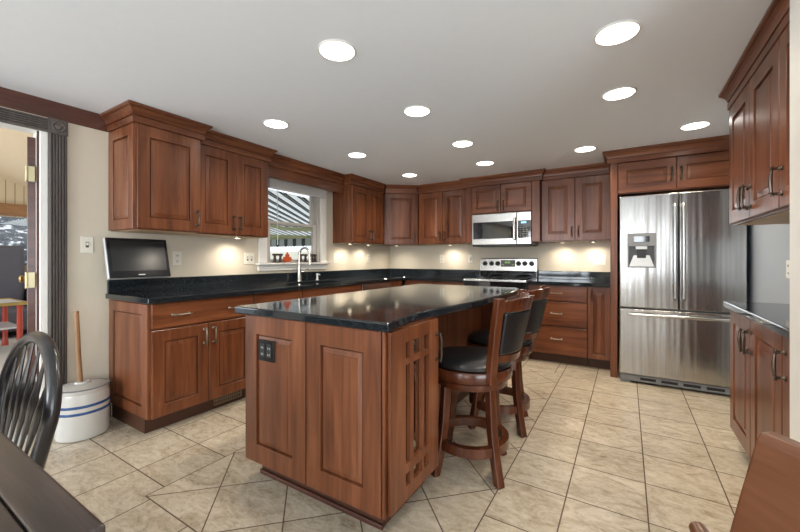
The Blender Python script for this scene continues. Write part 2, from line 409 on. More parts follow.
def winframe(axis, a0, a1, c, n, name):
    mb = MB()
    for i in range(n+1):
        a = a0+(a1-a0)*i/n
        if axis == 'x': mb.box(a-0.03, a+0.03, c-0.03, c+0.03, 0.35, 2.05)
        else: mb.box(c-0.03, c+0.03, a-0.03, a+0.03, 0.35, 2.05)
    struct(mb, name, 'white')
winframe('x', 0.53, 2.27, -4.09, 3, 'window_2'); winframe('y', -3.07, -0.73, 5.49, 3, 'window_3')

CROWN = [(0,0),(0.022,0),(0.025,0.003),(0.025,0.040),(0.022,0.043),(0.016,0.044),(0.016,0.050),(0.026,0.051),(0.027,0.056),(0.030,0.066),(0.038,0.080),(0.050,0.091),(0.050,0.097),(0.058,0.098),(0.066,0.105),(0.066,0.119),(0,0.119)]
CROWN_H = 0.119
CZ = ZC - CROWN_H - 0.001
def crown(mb, path, zc=CZ, k=1.0, prev=None, nxt=None):
    return mb.sweep(path, [(o*k, z+zc) for o, z in CROWN], prev, nxt)
# wall crown left of the first cabinet (travel -y so that the outward side is +x) and baseboard
struct(crown(MB(), [(0.001, 0.214), (0.001, -4.2)], k=1.1), 'trim_1', 'trimwood')
struct(MB().box(0.001, 0.016, DY1+0.13, 0.218, 0, 0.095), 'baseboard_left', 'trimwood', bevel=0.004)

# door casing: fluted legs, head, corner rosettes
def fluted(mb, y0, y1, z0, z1, vert=True):
    n = 5; w = (y1-y0) if vert else (z1-z0)
    prof = [(0,0),(0.0,0.022),(0.008,0.026)]
    fw = (w-0.016)/n
    for i in range(n):
        a = 0.008+i*fw; prof += [(a+fw*0.12,0.026),(a+fw*0.35,0.013),(a+fw*0.65,0.013),(a+fw*0.88,0.026)]
    prof += [(w-0.008,0.026),(w,0.022),(w,0)]
    if vert: mb.loops([[(d+0.001, y0+a, z) for a, d in prof] for z in (z0, z1)])
    else: mb.loops([[(d+0.001, y, z0+a) for a, d in prof] for y in (y0, y1)])
CW = 0.092; CY0 = -0.127; CY1 = CY0 + CW
dc = MB(); fluted(dc, CY0, CY1, 0, 2.0); o = struct(dc, 'trim_2', 'casing')
dc = MB(); fluted(dc, DY0-0.04-CW, DY0-0.04, 0, 2.0); struct(dc, 'trim_3', 'casing')
dc = MB(); fluted(dc, DY0-0.04, CY0, 2.004, 2.092, False); struct(dc, 'trim_4', 'casing')
for i, y in enumerate((CY0, DY0-0.04-CW)):
    rb = MB().box(0.001, 0.03, y-0.004, y+CW+0.004, 2.0, 2.098)
    c = (0.03, y+CW/2, 2.049)
    rb.lathe([(0.036,0),(0.036,0.006),(0.030,0.008),(0.026,0.002),(0.018,0.002),(0.016,0.008),(0.008,0.010),(0.001,0.010)], c, 20, 'x')
    struct(rb, 'trim_%d' % (5+i), 'casing', bevel=0.002)
# jamb
jb = MB(); jb.box(-0.13, 0.004, DY1, DY1+0.037, 0, DZ+0.03); jb.box(-0.13, 0.004, DY0-0.037, DY0, 0, DZ+0.03); jb.box(-0.13, 0.004, DY0, DY1, DZ, DZ+0.03)
struct(jb, 'trim_7', 'white', bevel=0.002)
struct(MB().box(-0.030, -0.016, DY1-0.010, DY1, 0, DZ), 'trim_8', 'trimwood')

# open door leaf, seen along its edge
dl = thing('door_1', 'dark brown door swung open into the sunroom, seen along its edge', 'door', (-0.085, DY1-0.0002, 0.008), R(180-14.0))
dl['kind'] = 'structure'
db = MB().box(0, 0.80, 0, 0.04, 0, 1.965)
db.build('door_leaf', 'trimwood', dl, bevel=0.003)
for z in (1.72, 1.02, 0.25):
    h = MB().box(-0.012, 0.0, 0.004, 0.036, z-0.05, z+0.05)
    h.lathe([(0.006,-0.052),(0.006,0.052)], (-0.006, 0.044, z), 10)
    h.box(-0.055, -0.006, 0.038, 0.042, z-0.05, z+0.05)
    h.build('hinge', 'hinge', dl)
kn = MB().lathe([(0.026,0.0),(0.026,0.006),(0.011,0.010),(0.011,0.03),(0.024,0.04),(0.028,0.052),(0.022,0.062),(0.002,0.066)], (0.74, 0.04, 1.0), 16, 'y')
kn.build('door_knob', 'brass', dl, smooth=True)

# ------------------------------------------------------------------ sunroom beyond the doorway
struct(MB().box(-5.6, -0.12, -3.0, 1.2, -0.06, 0.0), 'floor_sunroom', 'deckboard')
struct(MB().box(-5.72, -5.6, -3.0, 1.3, 0, 1.05).box(-5.72, -5.6, -3.0, 1.3, 1.88, 2.10).box(-5.72,-5.6,-3.0,-2.8,1.05,1.88).box(-5.72,-5.6,1.12,1.3,1.05,1.88), 'wall_sunroom', 'boards')
gb = MB(); gb.loops([[(x, y, z) for y, z in ((-3.0,2.10),(1.3,2.10),(1.3,2.30),(-3.0,3.93))] for x in (-5.70,-5.62)])
struct(gb, 'wall_gable', 'boards')
struct(MB().box(-5.6, -5.50, -3.0, 1.2, 1.89, 2.09), 'trim_9', 'pinebeam')
cl = MB(); cl.loops([[(x, y, z) for y, z in ((-3.0,3.93),(1.3,2.30),(1.3,2.40),(-3.0,4.03))] for x in (-5.72,-0.13)])
struct(cl, 'ceiling_sunroom', 'tan')
struct(MB().box(-5.6, -0.13, 1.2, 1.3, 0, 2.33), 'wall_sunroom_side', 'white')
struct(MB().box(-5.67, -5.655, -2.8, 1.12, 1.05, 1.88), 'window_4', 'glass')
rk = MB()
random.seed(9)
rings = []
for k in range(9):
    z = 0.2+2.6*k/8
    rings.append([(-9.0-1.6*k/8+random.uniform(-.3,.3), -4.5+8*i/14, z*1.0+random.uniform(-.1,.1)) for i in range(15)])
rk.loops(rings, False, False, closed=False)
o = rk.build('snowy_rock_bank', 'rock', smooth=True); tag(o, 'snow dusted dark rocky bank outside the sunroom window', 'bank')
# sofa seen through the doorway
sf = thing('sofa', 'dark grey velvet sofa standing under the sunroom window', 'sofa', (-5.10, -0.30, 0), R(-90))
MB().box(-1.2, 1.2, 0.0, 0.75, 0.10, 0.42).build('seat', 'fabricgrey', sf, bevel=0.05, seg=3)
MB().box(-1.2, 1.2, -0.28, -0.02, 0.10, 1.38).build('backrest', 'fabricgrey', sf, bevel=0.06, seg=3)
for x in (-1.42, 1.21): MB().box(x, x+0.2, -0.28, 0.78, 0.06, 0.66).build('armrest', 'fabricgrey', sf, bevel=0.05, seg=3)
for x in (-1.1, 1.1):
    for y in (-0.15, 0.65): MB().lathe([(0.02,0),(0.03,0.1)], (x,y,0), 10).build('foot', 'iron', sf)
# glass topped bar table with red posts
bt = thing('bar_table', 'glass topped console table with brass rim and red posts in the sunroom', 'table', (-3.55, -0.15, 0), 0)
MB().box(-0.36, 0.36, -0.62, 0.62, 0.60, 0.62).build('table_top', 'silver', bt, bevel=0.005)
rim = MB(); rim.box(-0.38,0.38,-0.64,-0.62,0.59,0.63); rim.box(-0.38,0.38,0.62,0.64,0.59,0.63); rim.box(-0.38,-0.36,-0.62,0.62,0.59,0.63); rim.box(0.36,0.38,-0.62,0.62,0.59,0.63)
rim.build('rim', 'brass', bt)
for x in (-0.33, 0.33):
    for y in (-0.58, 0.58): MB().lathe([(0.034,0),(0.034,0.05),(0.026,0.08),(0.03,0.3),(0.026,0.53),(0.034,0.595)], (x,y,0), 14).build('post', 'red', bt, smooth=True)
MB().box(-0.34, 0.34, -0.6, 0.6, 0.30, 0.32).build('shelf', 'silver', bt)
bs = thing('bar_stool', 'low red stool with pale seat beside the glass console table', 'stool', (-2.75, -0.25, 0))
MB().lathe([(0.17,0.55),(0.19,0.56),(0.19,0.60),(0.15,0.62),(0.01,0.625)], (0,0,0), 20).build('seat', 'silver', bs, smooth=True)
for k in range(4):
    a = R(45+90*k); MB().tube([(0.14*math.cos(a),0.14*math.sin(a),0.55),(0.18*math.cos(a),0.18*math.sin(a),0)], 0.018, 10).build('leg', 'red', bs)
MB().tube([(0.165*math.cos(2*math.pi*k/20),0.165*math.sin(2*math.pi*k/20),0.22) for k in range(20)], 0.010, 8, closed=True).build('foot_ring', 'brass', bs)

# ------------------------------------------------------------------ outside the sink window: awning, bar, fence
t = thing('awning', 'striped patio awning with scalloped valance outside the sink window', 'awning', (-0.3, 1.4, 0))
cv = MB()
def awz(y): return 1.99 - 0.035*(y)
rows = [(0.0, awz(0)), (5.0, awz(5.0))]
cv.loops([[(0.0,0.0,awz(0)),(-9.0,0.0,awz(0)),(-9.0,0.0,awz(0)+0.01),(0.0,0.0,awz(0)+0.01)],[(0.0,5.0,awz(5)),(-9.0,5.0,awz(5)),(-9.0,5.0,awz(5)+0.01),(0.0,5.0,awz(5)+0.01)]])
cv.build('canopy', 'awning', t)
MB().box(-9.0, 0.0, 5.0, 5.06, awz(5)-0.07, awz(5)+0.02).build('front_bar', 'barpaint', t, bevel=0.01)
vl = MB(); top = awz(5)-0.07; pts = [(0.0, top)]
n = 150
bot = [(-9.0*i/n, top-0.20-0.035*abs(math.sin(math.pi*i/2))) for i in range(n+1)]
ring = [(0.0, top)] + bot[0:1]
for i in range(n):
    a, b2 = bot[i], bot[i+1]
    vl.add([(a[0],5.02,top),(b2[0],5.02,top),(b2[0],5.02,b2[1]),(a[0],5.02,a[1]),(a[0],5.03,top),(b2[0],5.03,top),(b2[0],5.03,b2[1]),(a[0],5.03,a[1])],[(0,1,2,3),(4,7,6,5),(3,2,6,7)])
vl.build('valance', 'valcloth', t)
for x in (-1.55, -4.0):
    MB().tube([(x,0.05,awz(0)-0.05),(x-0.45,2.4,awz(2.5)-0.16),(x-0.05,4.95,awz(5)-0.04)], 0.035, 8).build('arm', 'barpaint', t)
for x in (-0.1, -8.9): MB().box(x-0.04, x+0.04, 4.98, 5.06, 0, awz(5)-0.07).build('post', 'barpaint', t)
struct(MB().box(-14, -0.12, 1.3, 14, -0.1, 0.0), 'floor_patio', 'deckboard')
fn = MB()
for i in range(40): fn.box(-12+0.3*i, -12+0.3*i+0.27, 9.0, 9.03, 0, 1.45)
fn.box(-12, 0, 9.03, 9.07, 0.3, 0.4); fn.box(-12, 0, 9.03, 9.07, 1.1, 1.2)
o = fn.build('board_fence', 'fencewhite'); tag(o, 'sunlit cream board fence beyond the patio awning', 'fence')

# ------------------------------------------------------------------ sink window
wf = MB()
for y0, y1 in ((WY0-0.10, WY0), (WY1, WY1+0.10)): wf.box(0.001, 0.022, y0, y1, WZ0-0.0, WZ1+0.02)
wf.box(0.001, 0.022, WY0, WY1, WZ1-0.005, WZ1+0.02)
struct(wf, 'trim_10', 'white', bevel=0.004)
struct(MB().box(-0.118, 0.06, WY0-0.13, WY1+0.13, WZ0-0.022, WZ0), 'trim_11', 'white', bevel=0.006)
struct(MB().box(0.001, 0.02, WY0-0.11, WY1+0.11, WZ0-0.085, WZ0-0.024), 'trim_12', 'white', bevel=0.004)
wn = thing('window_1', 'double hung sink window with grey sashes', None, (0,0,0)); wn['kind'] = 'structure'
MID = 1.565
fr = MB()
fr.box(-0.119, -0.01, WY0, WY0+0.03, WZ0, WZ1); fr.box(-0.119, -0.01, WY1-0.03, WY1, WZ0, WZ1)
fr.box(-0.119, -0.01, WY0+0.03, WY1-0.03, WZ1-0.03, WZ1)
fr.build('window_frame', 'winvinyl', wn)
def sash(x0, x1, z0, z1):
    s_ = MB(); a, b2 = WY0+0.031, WY1-0.031
    s_.box(x0,x1,a,a+0.05,z0,z1); s_.box(x0,x1,b2-0.05,b2,z0,z1); s_.box(x0,x1,a+0.05,b2-0.05,z0,z0+0.035); s_.box(x0,x1,a+0.05,b2-0.05,z1-0.035,z1)
    so = s_.build('sash', 'winvinyl', wn, bevel=0.003)
    MB().box((x0+x1)/2-0.003,(x0+x1)/2+0.003,a+0.05,b2-0.05,z0+0.035,z1-0.035).build('pane', 'glass', so)
sash(-0.10, -0.07, MID-0.02, WZ1-0.03); sash(-0.06, -0.03, WZ0, MID+0.02)
bl = thing('window_blind', 'white blind raised to a narrow stack at the top of the sink window', 'blind', (0.025, WY0-0.02, WZ1-0.085))
WL = WY1-WY0+0.06
MB().box(0, 0.06, 0, WL, 0.055, 0.10).build('headrail', 'winblind', bl, bevel=0.003)
sl = MB()
for k in range(6): sl.box(0.004, 0.056, 0.01, WL-0.01, 0.052-0.009*k-0.006, 0.052-0.009*k)
sl.build('slats', 'winblind', bl)
MB().box(0.008, 0.052, 0.01, WL-0.01, -0.016, -0.003).build('bottom_rail', 'winblind', bl)
MB().tube([(0.062, 0.095, 0.05), (0.066, 0.098, -0.62)], 0.004, 6).build('cord', 'winblind', bl)

# ------------------------------------------------------------------ cabinet builder (local: width +X, front at y=0 facing -Y)
FT = 0.021
def pull(parent, c, horizontal=False, m='bronze', ln=0.104):
    mb = MB(); h = ln/2
    x, z = c
    pts = []
    for s_ in (-1, 1):
        a = (x+s_*h, -0.001, z) if horizontal else (x, -0.001, z+s_*h)
        mb.lathe([(0.011,0),(0.011,-0.003),(0.0065,-0.008),(0.006,-0.024),(0.009,-0.030),(0.008,-0.036)], a, 10, 'y')
    K = 9
    for k in range(K):
        u = -1+2*k/(K-1); d = -0.030-0.006*(1-u*u)
        pts.append((x+u*(h+0.012), d, z) if horizontal else (x, d, z+u*(h+0.012)))
    mb.tube(pts, [0.0050+0.0026*(1-abs(-1+2*k/(K-1))) for k in range(K)], 8)
    return mb.build('handle', m, parent, smooth=True)
def cabinet(name, label, loc, rz, w, d, z0, z1, fronts, group=None, toe=0.0, crown_path=None, prev=None, nxt=None, side=None, hm='bronze', cat='cabinet', bodymat='wv', crown_k=1.0, underside=False, body=None):
    t = thing(name, label, cat, loc, rz, group)
    b = MB(); H = z1-z0
    bx0, bx1 = body or (0.0, w)
    b.box(bx0, bx1, FT, d, toe, H)
    b.build('body', bodymat, t)
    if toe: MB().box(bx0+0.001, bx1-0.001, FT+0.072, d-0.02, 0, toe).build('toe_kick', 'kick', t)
    for f in fronts:
        x0, x1, a, c, kind, hd = f
        mb = MB()
        o_, u_, v_, n_ = (x0, 0.020, a), (1,0,0), (0,0,1), (0,-1,0)
        ww, hh = x1-x0, c-a
        if kind == 'door':
            mb.panel(o_, u_, v_, n_, ww, hh, stile=min(0.076, ww*0.235)); dd = mb.build('door', 'wv', t)
        elif kind == 'short':
            mb.panel(o_, u_, v_, n_, ww, hh, stile=0.062, rail=0.055, bev=0.026); dd = mb.build('door', 'wh', t)
        elif kind == 'drawer':
            mb.panel(o_, u_, v_, n_, ww, hh, slab=True); dd = mb.build('drawer_front', 'wh', t)
        elif kind == 'pilaster':
            mb.panel(o_, u_, v_, n_, ww, hh, slab=True); dd = mb.build('pilaster', 'wv', t)
        for q in hd or []: pull(dd, q[:2], q[2] if len(q) > 2 else False, hm)
    if crown_path:
        cr = MB(); crown(cr, crown_path, CZ-z0, crown_k, prev, nxt); cr.build('crown_moulding', 'wh', t)
    if side:
        for sd in side:
            y0_, y1_, a, c = sd[1:5]
            mb = MB()
            if sd[0] == 'L': mb.panel((bx0+0.0005, y1_, a), (0,-1,0), (0,0,1), (-1,0,0), y1_-y0_, c-a, t=0.018, stile=0.070, bev=0.022)
            else: mb.panel((bx1-0.0005, y0_, a), (0,1,0), (0,0,1), (1,0,0), y1_-y0_, c-a, t=0.018, stile=0.070, bev=0.022)
            mb.build('side_panel', 'wv', t)
    if underside:
        MB().box(0.02, w-0.02, FT+0.02, d-0.02, -0.003, -0.0002).build('underside', 'mapleply', t)
    return t

ZU0, ZU1 = 1.372, ZC-0.001
DT = 2.098                      # top of the upper doors
G = 0.0022
LW, BW, RW = R(90), 0.0, R(-90)
UP = 'wall cabinets'
def hz(z): return z-ZU0
# uppers, left wall (local x runs along +y)
x1 = 0.665-0.22
cabinet('wall_cabinet', 'deep single-door cherry wall cabinet at left end, hanging above the small TV', (0.411, 0.22, ZU0), LW, x1, 0.409, ZU0, CZ+0.02,
        [(0.004, x1-0.004, 0.008, hz(DT), 'door', [(x1-0.035, 0.11)])], UP, crown_path=[(-0.001, 0.409), (-0.001, 0.019), (x1+0.001, 0.019), (x1+0.001, 0.10)],
        side=[('L', 0.0215, 0.405, 0.004, hz(DT))], underside=True)
x1 = 1.374-0.667; xm = 1.031-0.667
cabinet('wall_cabinet', 'two-door cherry wall cabinet between the deep end cabinet and the sink window', (0.322, 0.667, ZU0), LW, x1, 0.320, ZU0, CZ+0.02,
        [(0.006, xm-G, 0.008, hz(DT), 'door', [(xm-0.032, 0.11)]), (xm+G, x1-0.004, 0.008, hz(DT), 'door', [(xm+0.032, 0.11)])], UP,
        crown_path=[(0.002, 0.019), (x1+0.001, 0.019), (x1+0.001, 0.135)], underside=True)
# valance over the window
vt = thing('window_valance', 'cherry valance board with crown bridging the cabinets above the sink window', 'valance', (0.20, 1.376, 1.995), LW)
VW = 2.630-1.376
MB().box(0.0, VW, 0.0, 0.02, 0.0, ZC-0.002-1.995).build('board', 'wh', vt, bevel=0.002)
cr = MB(); crown(cr, [(0.07, 0.0), (VW-0.07, 0.0)], CZ-1.995); cr.build('crown_moulding', 'wh', vt)
# right of the window
A = (0.322, 3.365); B = (0.69, 3.675)
y0 = 2.632; x1 = A[1]-y0; xm = x1*0.53
cabinet('wall_cabinet', 'narrow two-door cherry wall cabinet directly right of the sink window', (0.322, y0, ZU0), LW, x1-0.001, 0.320, ZU0, CZ+0.02,
        [(0.006, xm-G, 0.008, hz(DT), 'door', [(xm-0.03, 0.11)]), (xm+G, x1-0.03, 0.008, hz(DT), 'door', [(xm+0.03, 0.11)])], UP,
        crown_path=[(-0.001, 0.12), (-0.001, 0.019), (x1-0.014, 0.019)], nxt=(x1-0.014+0.35, 0.019-0.42), underside=True)
# angled corner cabinet
da = math.atan2(B[1]-A[1], B[0]-A[0]); dw = math.hypot(B[0]-A[0], B[1]-A[1])
ct = thing('corner_cabinet', 'angled single-door cherry corner wall cabinet where the two walls meet', 'cabinet', (A[0], A[1], ZU0), da, UP)
def loc2(x, y):
    dx, dy = x-A[0], y-A[1]; return (dx*math.cos(da)+dy*math.sin(da), -dx*math.sin(da)+dy*math.cos(da))
pts = [loc2(*p) for p in ((A[0]-0.013, A[1]+0.017), (B[0]-0.013, B[1]+0.015), (B[0]-0.002, YB-0.002), (0.002, YB-0.002), (0.002, A[1]+0.002))]
MB().prism(pts, 0, CZ+0.02-ZU0).build('body', 'wv', ct)
mb = MB().panel((0.02, 0.020, 0.008), (1,0,0), (0,0,1), (0,-1,0), dw-0.05, hz(DT)-0.008, stile=0.062); dd = mb.build('door', 'wv', ct)
pull(dd, (dw-0.07, 0.11))
p0 = loc2(A[0]-0.019, A[1]-0.02); 
cr = MB(); crown(cr, [(0.002, 0.019), (dw-0.002, 0.019)], CZ-ZU0, prev=(-0.30, 0.019-0.36), nxt=(dw+0.3, 0.019-0.25)); cr.build('crown_moulding', 'wh', ct)
MB().box(0.03, dw-0.03, FT+0.03, 0.2, -0.003, -0.0002).build('underside', 'mapleply', ct)
# back wall uppers
bx = B[0]+0.004; x1 = 1.45-bx; xm = 1.078-bx
cabinet('wall_cabinet', 'two-door cherry wall cabinet on back wall between corner and microwave', (bx, B[1], ZU0), BW, x1-0.002, YB-B[1]-0.002, ZU0, CZ+0.02,
        [(0.02, xm-G, 0.008, hz(DT), 'door', [(xm-0.035, 0.11)]), (xm+G, x1-0.006, 0.008, hz(DT), 'door', [(xm+0.035, 0.11)])], UP,
        crown_path=[(0.006, 0.019), (x1-0.003, 0.019)], underside=True)
MX0, MX1 = 1.450, 2.384
w = MX1-MX0; a, c, m_ = 1.538-MX0, 2.287-MX0, 1.913-MX0
mt = cabinet('wall_cabinet', 'short two-door cherry cabinet with side pilasters directly above the microwave', (MX0, 3.60, ZU0), BW, w-0.001, YB-3.60-0.002, ZU0, CZ+0.02,
        [(0.001, a-0.004, 0.0, hz(DT), 'pilaster', None), (c+0.004, w-0.002, 0.0, hz(DT), 'pilaster', None),
         (a, m_-G, hz(1.752), hz(DT), 'short', [(m_-0.035, hz(1.752)+0.085)]), (m_+G, c, hz(1.752), hz(DT), 'short', [(m_+0.035, hz(1.752)+0.085)])], UP,
        crown_path=[(-0.001, 0.07), (-0.001, 0.019), (w, 0.019), (w, 0.06)], bodymat='wv')
# the carcass stays clear of the microwave bay
bo = [k for k in kids(mt) if k.name.startswith('body')][0]
bd = MB(); bd.box(0, a-0.006, FT, 0.397, 0, CZ+0.02-ZU0); bd.box(c+0.008, w-0.001, FT, 0.397, 0, CZ+0.02-ZU0); bd.box(a-0.008, c+0.008, FT, 0.397, hz(1.748), CZ+0.02-ZU0)
nb = bd.build('carcass', 'wv', mt); bpy.data.objects.remove(bo)
bx = MX1+0.001; x1 = 3.112-bx; xm = 2.753-bx
cabinet('wall_cabinet', 'tall two-door cherry wall cabinet between the microwave and the refrigerator', (bx, 3.664, ZU0), BW, x1-0.001, YB-3.664-0.002, ZU0, CZ+0.02,
        [(0.006, xm-G, 0.008, hz(DT), 'door', [(xm-0.035, 0.11)]), (xm+G, x1-0.006, 0.008, hz(DT), 'door', [(xm+0.035, 0.11)])], UP,
        crown_path=[(0.002, 0.019), (x1-0.002, 0.019)], underside=True)
# refrigerator surround
FX0 = 3.120; FY = 3.215
ft = thing('refrigerator_cabinet', 'cherry surround with two short doors enclosing the top of the refrigerator', 'cabinet', (FX0, FY, 0), 0, None)
MB().box(0, 0.060, 0.0, YB-FY-0.002, 0, CZ+0.02).build('side_panel', 'wv', ft, bevel=0.002)
MB().box(0.062, XR-FX0-0.002, FT, YB-FY-0.002, 1.800, CZ+0.02).build('body', 'wv', ft)
m_ = 3.645-FX0
for x0, x1, hx in ((0.068, m_-G, m_-0.035), (m_+G, XR-FX0-0.012, m_+0.035)):
    dd = MB().panel((x0, 0.020, 1.808), (1,0,0), (0,0,1), (0,-1,0), x1-x0, DT-1.808, stile=0.068, rail=0.075, bev=0.026).build('door', 'wh', ft)
    pull(dd, (hx, 1.808+0.145))
cr = MB(); crown(cr, [(-0.001, 0.37), (-0.001, -0.001), (XR-FX0-0.002, -0.001)], CZ); cr.build('crown_moulding', 'wh', ft)
# right wall uppers (local x runs along -y)
RX = 3.800; RY = 2.07
def rcab(label, ya, yb, handles, first, base):
    w = ya-yb
    if base:
        return cabinet('base_cabinet', label, (RX+0.004, ya, 0), RW, w-0.001, XR-RX-0.006, 0, 0.862, handles, 'base cabinets', toe=0.115)
    path = [(-0.001, 0.33), (-0.001, 0.019), (w-0.001, 0.019)] if first else [(0.0, 0.019), (w-0.002, 0.019)]
    return cabinet('wall_cabinet', label, (RX, ya, 1.375), RW, w-0.001, XR-RX-0.002, 1.375, CZ+0.02, handles, UP, crown_path=path, crown_k=0.9, underside=True)
w = 2.07-1.19; m_ = 2.07-1.63; hu = DT-1.375
rcab('two-door cherry wall cabinet at right edge, nearest the refrigerator', 2.07, 1.19, [(0.004, m_-G, 0.008, hu, 'door', [(m_-0.035, 0.115)]), (m_+G, w-0.004, 0.008, hu, 'door', [(m_+0.035, 0.115)])], True, False)
w = 1.19-0.705
rcab('cherry wall cabinet at right edge, cut off by the white wall end', 1.19, 0.705, [(0.004, w-0.006, 0.008, hu, 'door', [(0.04, 0.115)])], False, False)
w = 2.07-1.17; m_ = 2.07-1.63
rcab('two-door cherry base cabinet on right wall, nearest the refrigerator', 2.07, 1.17, [(0.004, m_-G, 0.12, 0.855, 'door', [(m_-0.035, 0.735)]), (m_+G, w-0.004, 0.12, 0.855, 'door', [(m_+0.035, 0.735)])], True, True)
w = 1.17-0.705
rcab('cherry base cabinet on right wall, cut off by the white wall end', 1.17, 0.705, [(0.004, w-0.006, 0.12, 0.855, 'door', [(0.045, 0.735)])], False, True)
o = MB().box(RX-0.025, XR-0.002, 0.703, 2.085, 0.864, 0.903).build('countertop', 'granite', bevel=0.006); tag(o, 'short black granite countertop on the right wall base cabinets', 'countertop')
o = MB().box(3.83, 3.90, 1.02, 1.13, 1.345, 1.371).build('transformer_box', 'blackmat', bevel=0.003); tag(o, 'small black box fixed beneath the cut-off right wall cabinet', 'box')

# ------------------------------------------------------------------ base cabinets
BC = 'base cabinets'; BT = 0.873
Zb, Zd0, Zd1, Zt = 0.112, 0.690, 0.702, 0.868
XB = 0.614
def seg(ya, yb): return yb-ya
w = 0.996-0.22; m_ = 0.608-0.22
cabinet('base_cabinet', 'cherry base cabinet at left end with one wide drawer over two doors', (XB, 0.22, 0), LW, w-0.001, XB-0.002, 0, BT,
        [(0.004, w-0.004, Zd1, Zt, 'drawer', [(w*0.24, 0.785, True), (w*0.78, 0.785, True)]),
         (0.004, m_-G, Zb, Zd0, 'door', [(m_-0.035, 0.60)]), (m_+G, w-0.004, Zb, Zd0, 'door', [(m_+0.035, 0.60)])], BC, toe=0.108,
        side=[('L', 0.0215, 0.60, Zb, 0.868)], hm='pewter')
w = 1.537-0.997
cabinet('base_cabinet', 'cherry base cabinet with drawer, second from the left end', (XB, 0.997, 0), LW, w-0.001, XB-0.002, 0, BT,
        [(0.004, w-0.004, Zd1, Zt, 'drawer', [(w*0.5, 0.785, True)]), (0.004, w/2-G, Zb, Zd0, 'door', [(w/2-0.035, 0.60)]), (w/2+G, w-0.004, Zb, Zd0, 'door', [(w/2+0.035, 0.60)])], BC, toe=0.108, hm='pewter')
w = 2.464-1.538
cabinet('base_cabinet', 'wide cherry sink base cabinet with plain false front under the window', (XB, 1.538, 0), LW, w-0.001, XB-0.002, 0, BT-0.19+0.0,
        [(0.004, w-0.004, Zd1, Zt, 'drawer', None), (0.004, w/2-G, Zb, Zd0, 'door', [(w/2-0.035, 0.60)]), (w/2+G, w-0.004, Zb, Zd0, 'door', [(w/2+0.035, 0.60)])], BC, toe=0.108, hm='pewter')
# dishwasher
dwt = thing('dishwasher', 'stainless steel dishwasher under the counter between sink cabinet and corner', 'dishwasher', (XB, 2.466, 0), LW)
MB().box(0, 0.606, 0.03, XB-0.01, 0.10, 0.868).build('body', 'blackmat', dwt)
MB().box(0.003, 0.603, 0.0, 0.028, 0.12, 0.77).build('door', 'steelflat', dwt, bevel=0.006)
MB().box(0.003, 0.603, 0.0, 0.028, 0.775, 0.866).build('control_panel', 'steelflat', dwt, bevel=0.005)
MB().box(0.02, 0.586, 0.08, XB-0.03, 0, 0.10).build('toe_kick', 'blackmat', dwt)
# corner and back-left bases
YF = YB-0.61
w = YF-0.002-3.076
cabinet('base_cabinet', 'narrow cherry base filler between the dishwasher and the inside corner', (XB, 3.075, 0), LW, w, XB-0.002, 0, BT, [(0.004, w-0.025, Zb, Zt, 'pilaster', None)], BC, toe=0.108, hm='pewter')
cabinet('base_cabinet', 'cherry base cabinet with drawers on back wall between corner and range', (XB+0.024, YF, 0), BW, 1.525-XB-0.024, 0.608, 0, BT,
        [(0.03, 0.43, Zd1, Zt, 'drawer', [(0.23, 0.785, True)]), (0.434, 0.884, Zd1, Zt, 'drawer', [(0.66, 0.785, True)]),
         (0.03, 0.43, Zb, Zd0, 'door', [(0.395, 0.60)]), (0.434, 0.884, Zb, Zd0, 'door', [(0.47, 0.60)])], BC, toe=0.108, hm='pewter')
w = 2.903-2.292
cabinet('drawer_cabinet', 'cherry base cabinet of three drawers between range and narrow door', (2.292, YF, 0), BW, w-0.001, 0.608, 0, BT,
        [(0.004, w-0.004, Zd1, Zt, 'drawer', [(w*0.5, 0.79, True)]), (0.004, w-0.004, 0.425, Zd0, 'drawer', [(w*0.5, 0.565, True)]), (0.004, w-0.004, Zb, 0.413, 'drawer', [(w*0.5, 0.285, True)])], BC, toe=0.108, hm='pewter', bodymat='wh')
w = 3.118-2.904
cabinet('base_cabinet', 'narrow single-door cherry base cabinet beside the refrigerator panel', (2.904, YF, 0), BW, w, 0.608, 0, BT,
        [(0.004, w-0.004, Zb, Zt, 'door', [(0.04, 0.79)])], BC, toe=0.108)
# vent grille in the toe kick
vg = thing('vent_grille', 'small pewter vent grille let into the toe kick below the left end cabinet', 'vent', (XB-0.0925, 0.70, 0.022), LW)
g = MB(); g.box(0, 0.24, -0.006, -0.001, 0, 0.006); g.box(0, 0.24, -0.006, -0.001, 0.064, 0.070); g.box(0, 0.006, -0.006, -0.001, 0.006, 0.064); g.box(0.234, 0.24, -0.006, -0.001, 0.006, 0.064)
for k in range(14):
    x = 0.006+0.228*k/14; g.box(x+0.010, x+0.016, -0.005, -0.001, 0.006, 0.064)
g.box(0.006, 0.234, -0.005, -0.001, 0.032, 0.038)
g.build('grille', 'pewter', vg)

# ------------------------------------------------------------------ countertops with backsplash
CT0, CT1 = 0.875, 0.914
XF = 0.646; YCF = YB-0.65
ctp = thing('countertop', 'L-shaped black granite countertop running from the TV past the sink to the range', 'countertop', (0, 0, CT0))
SX0, SX1, SY0, SY1 = 0.17, 0.54, 1.68, 2.34
mb = MB(); H_ = CT1-CT0
def slab(mb, P): mb.prism(P, 0, H_)
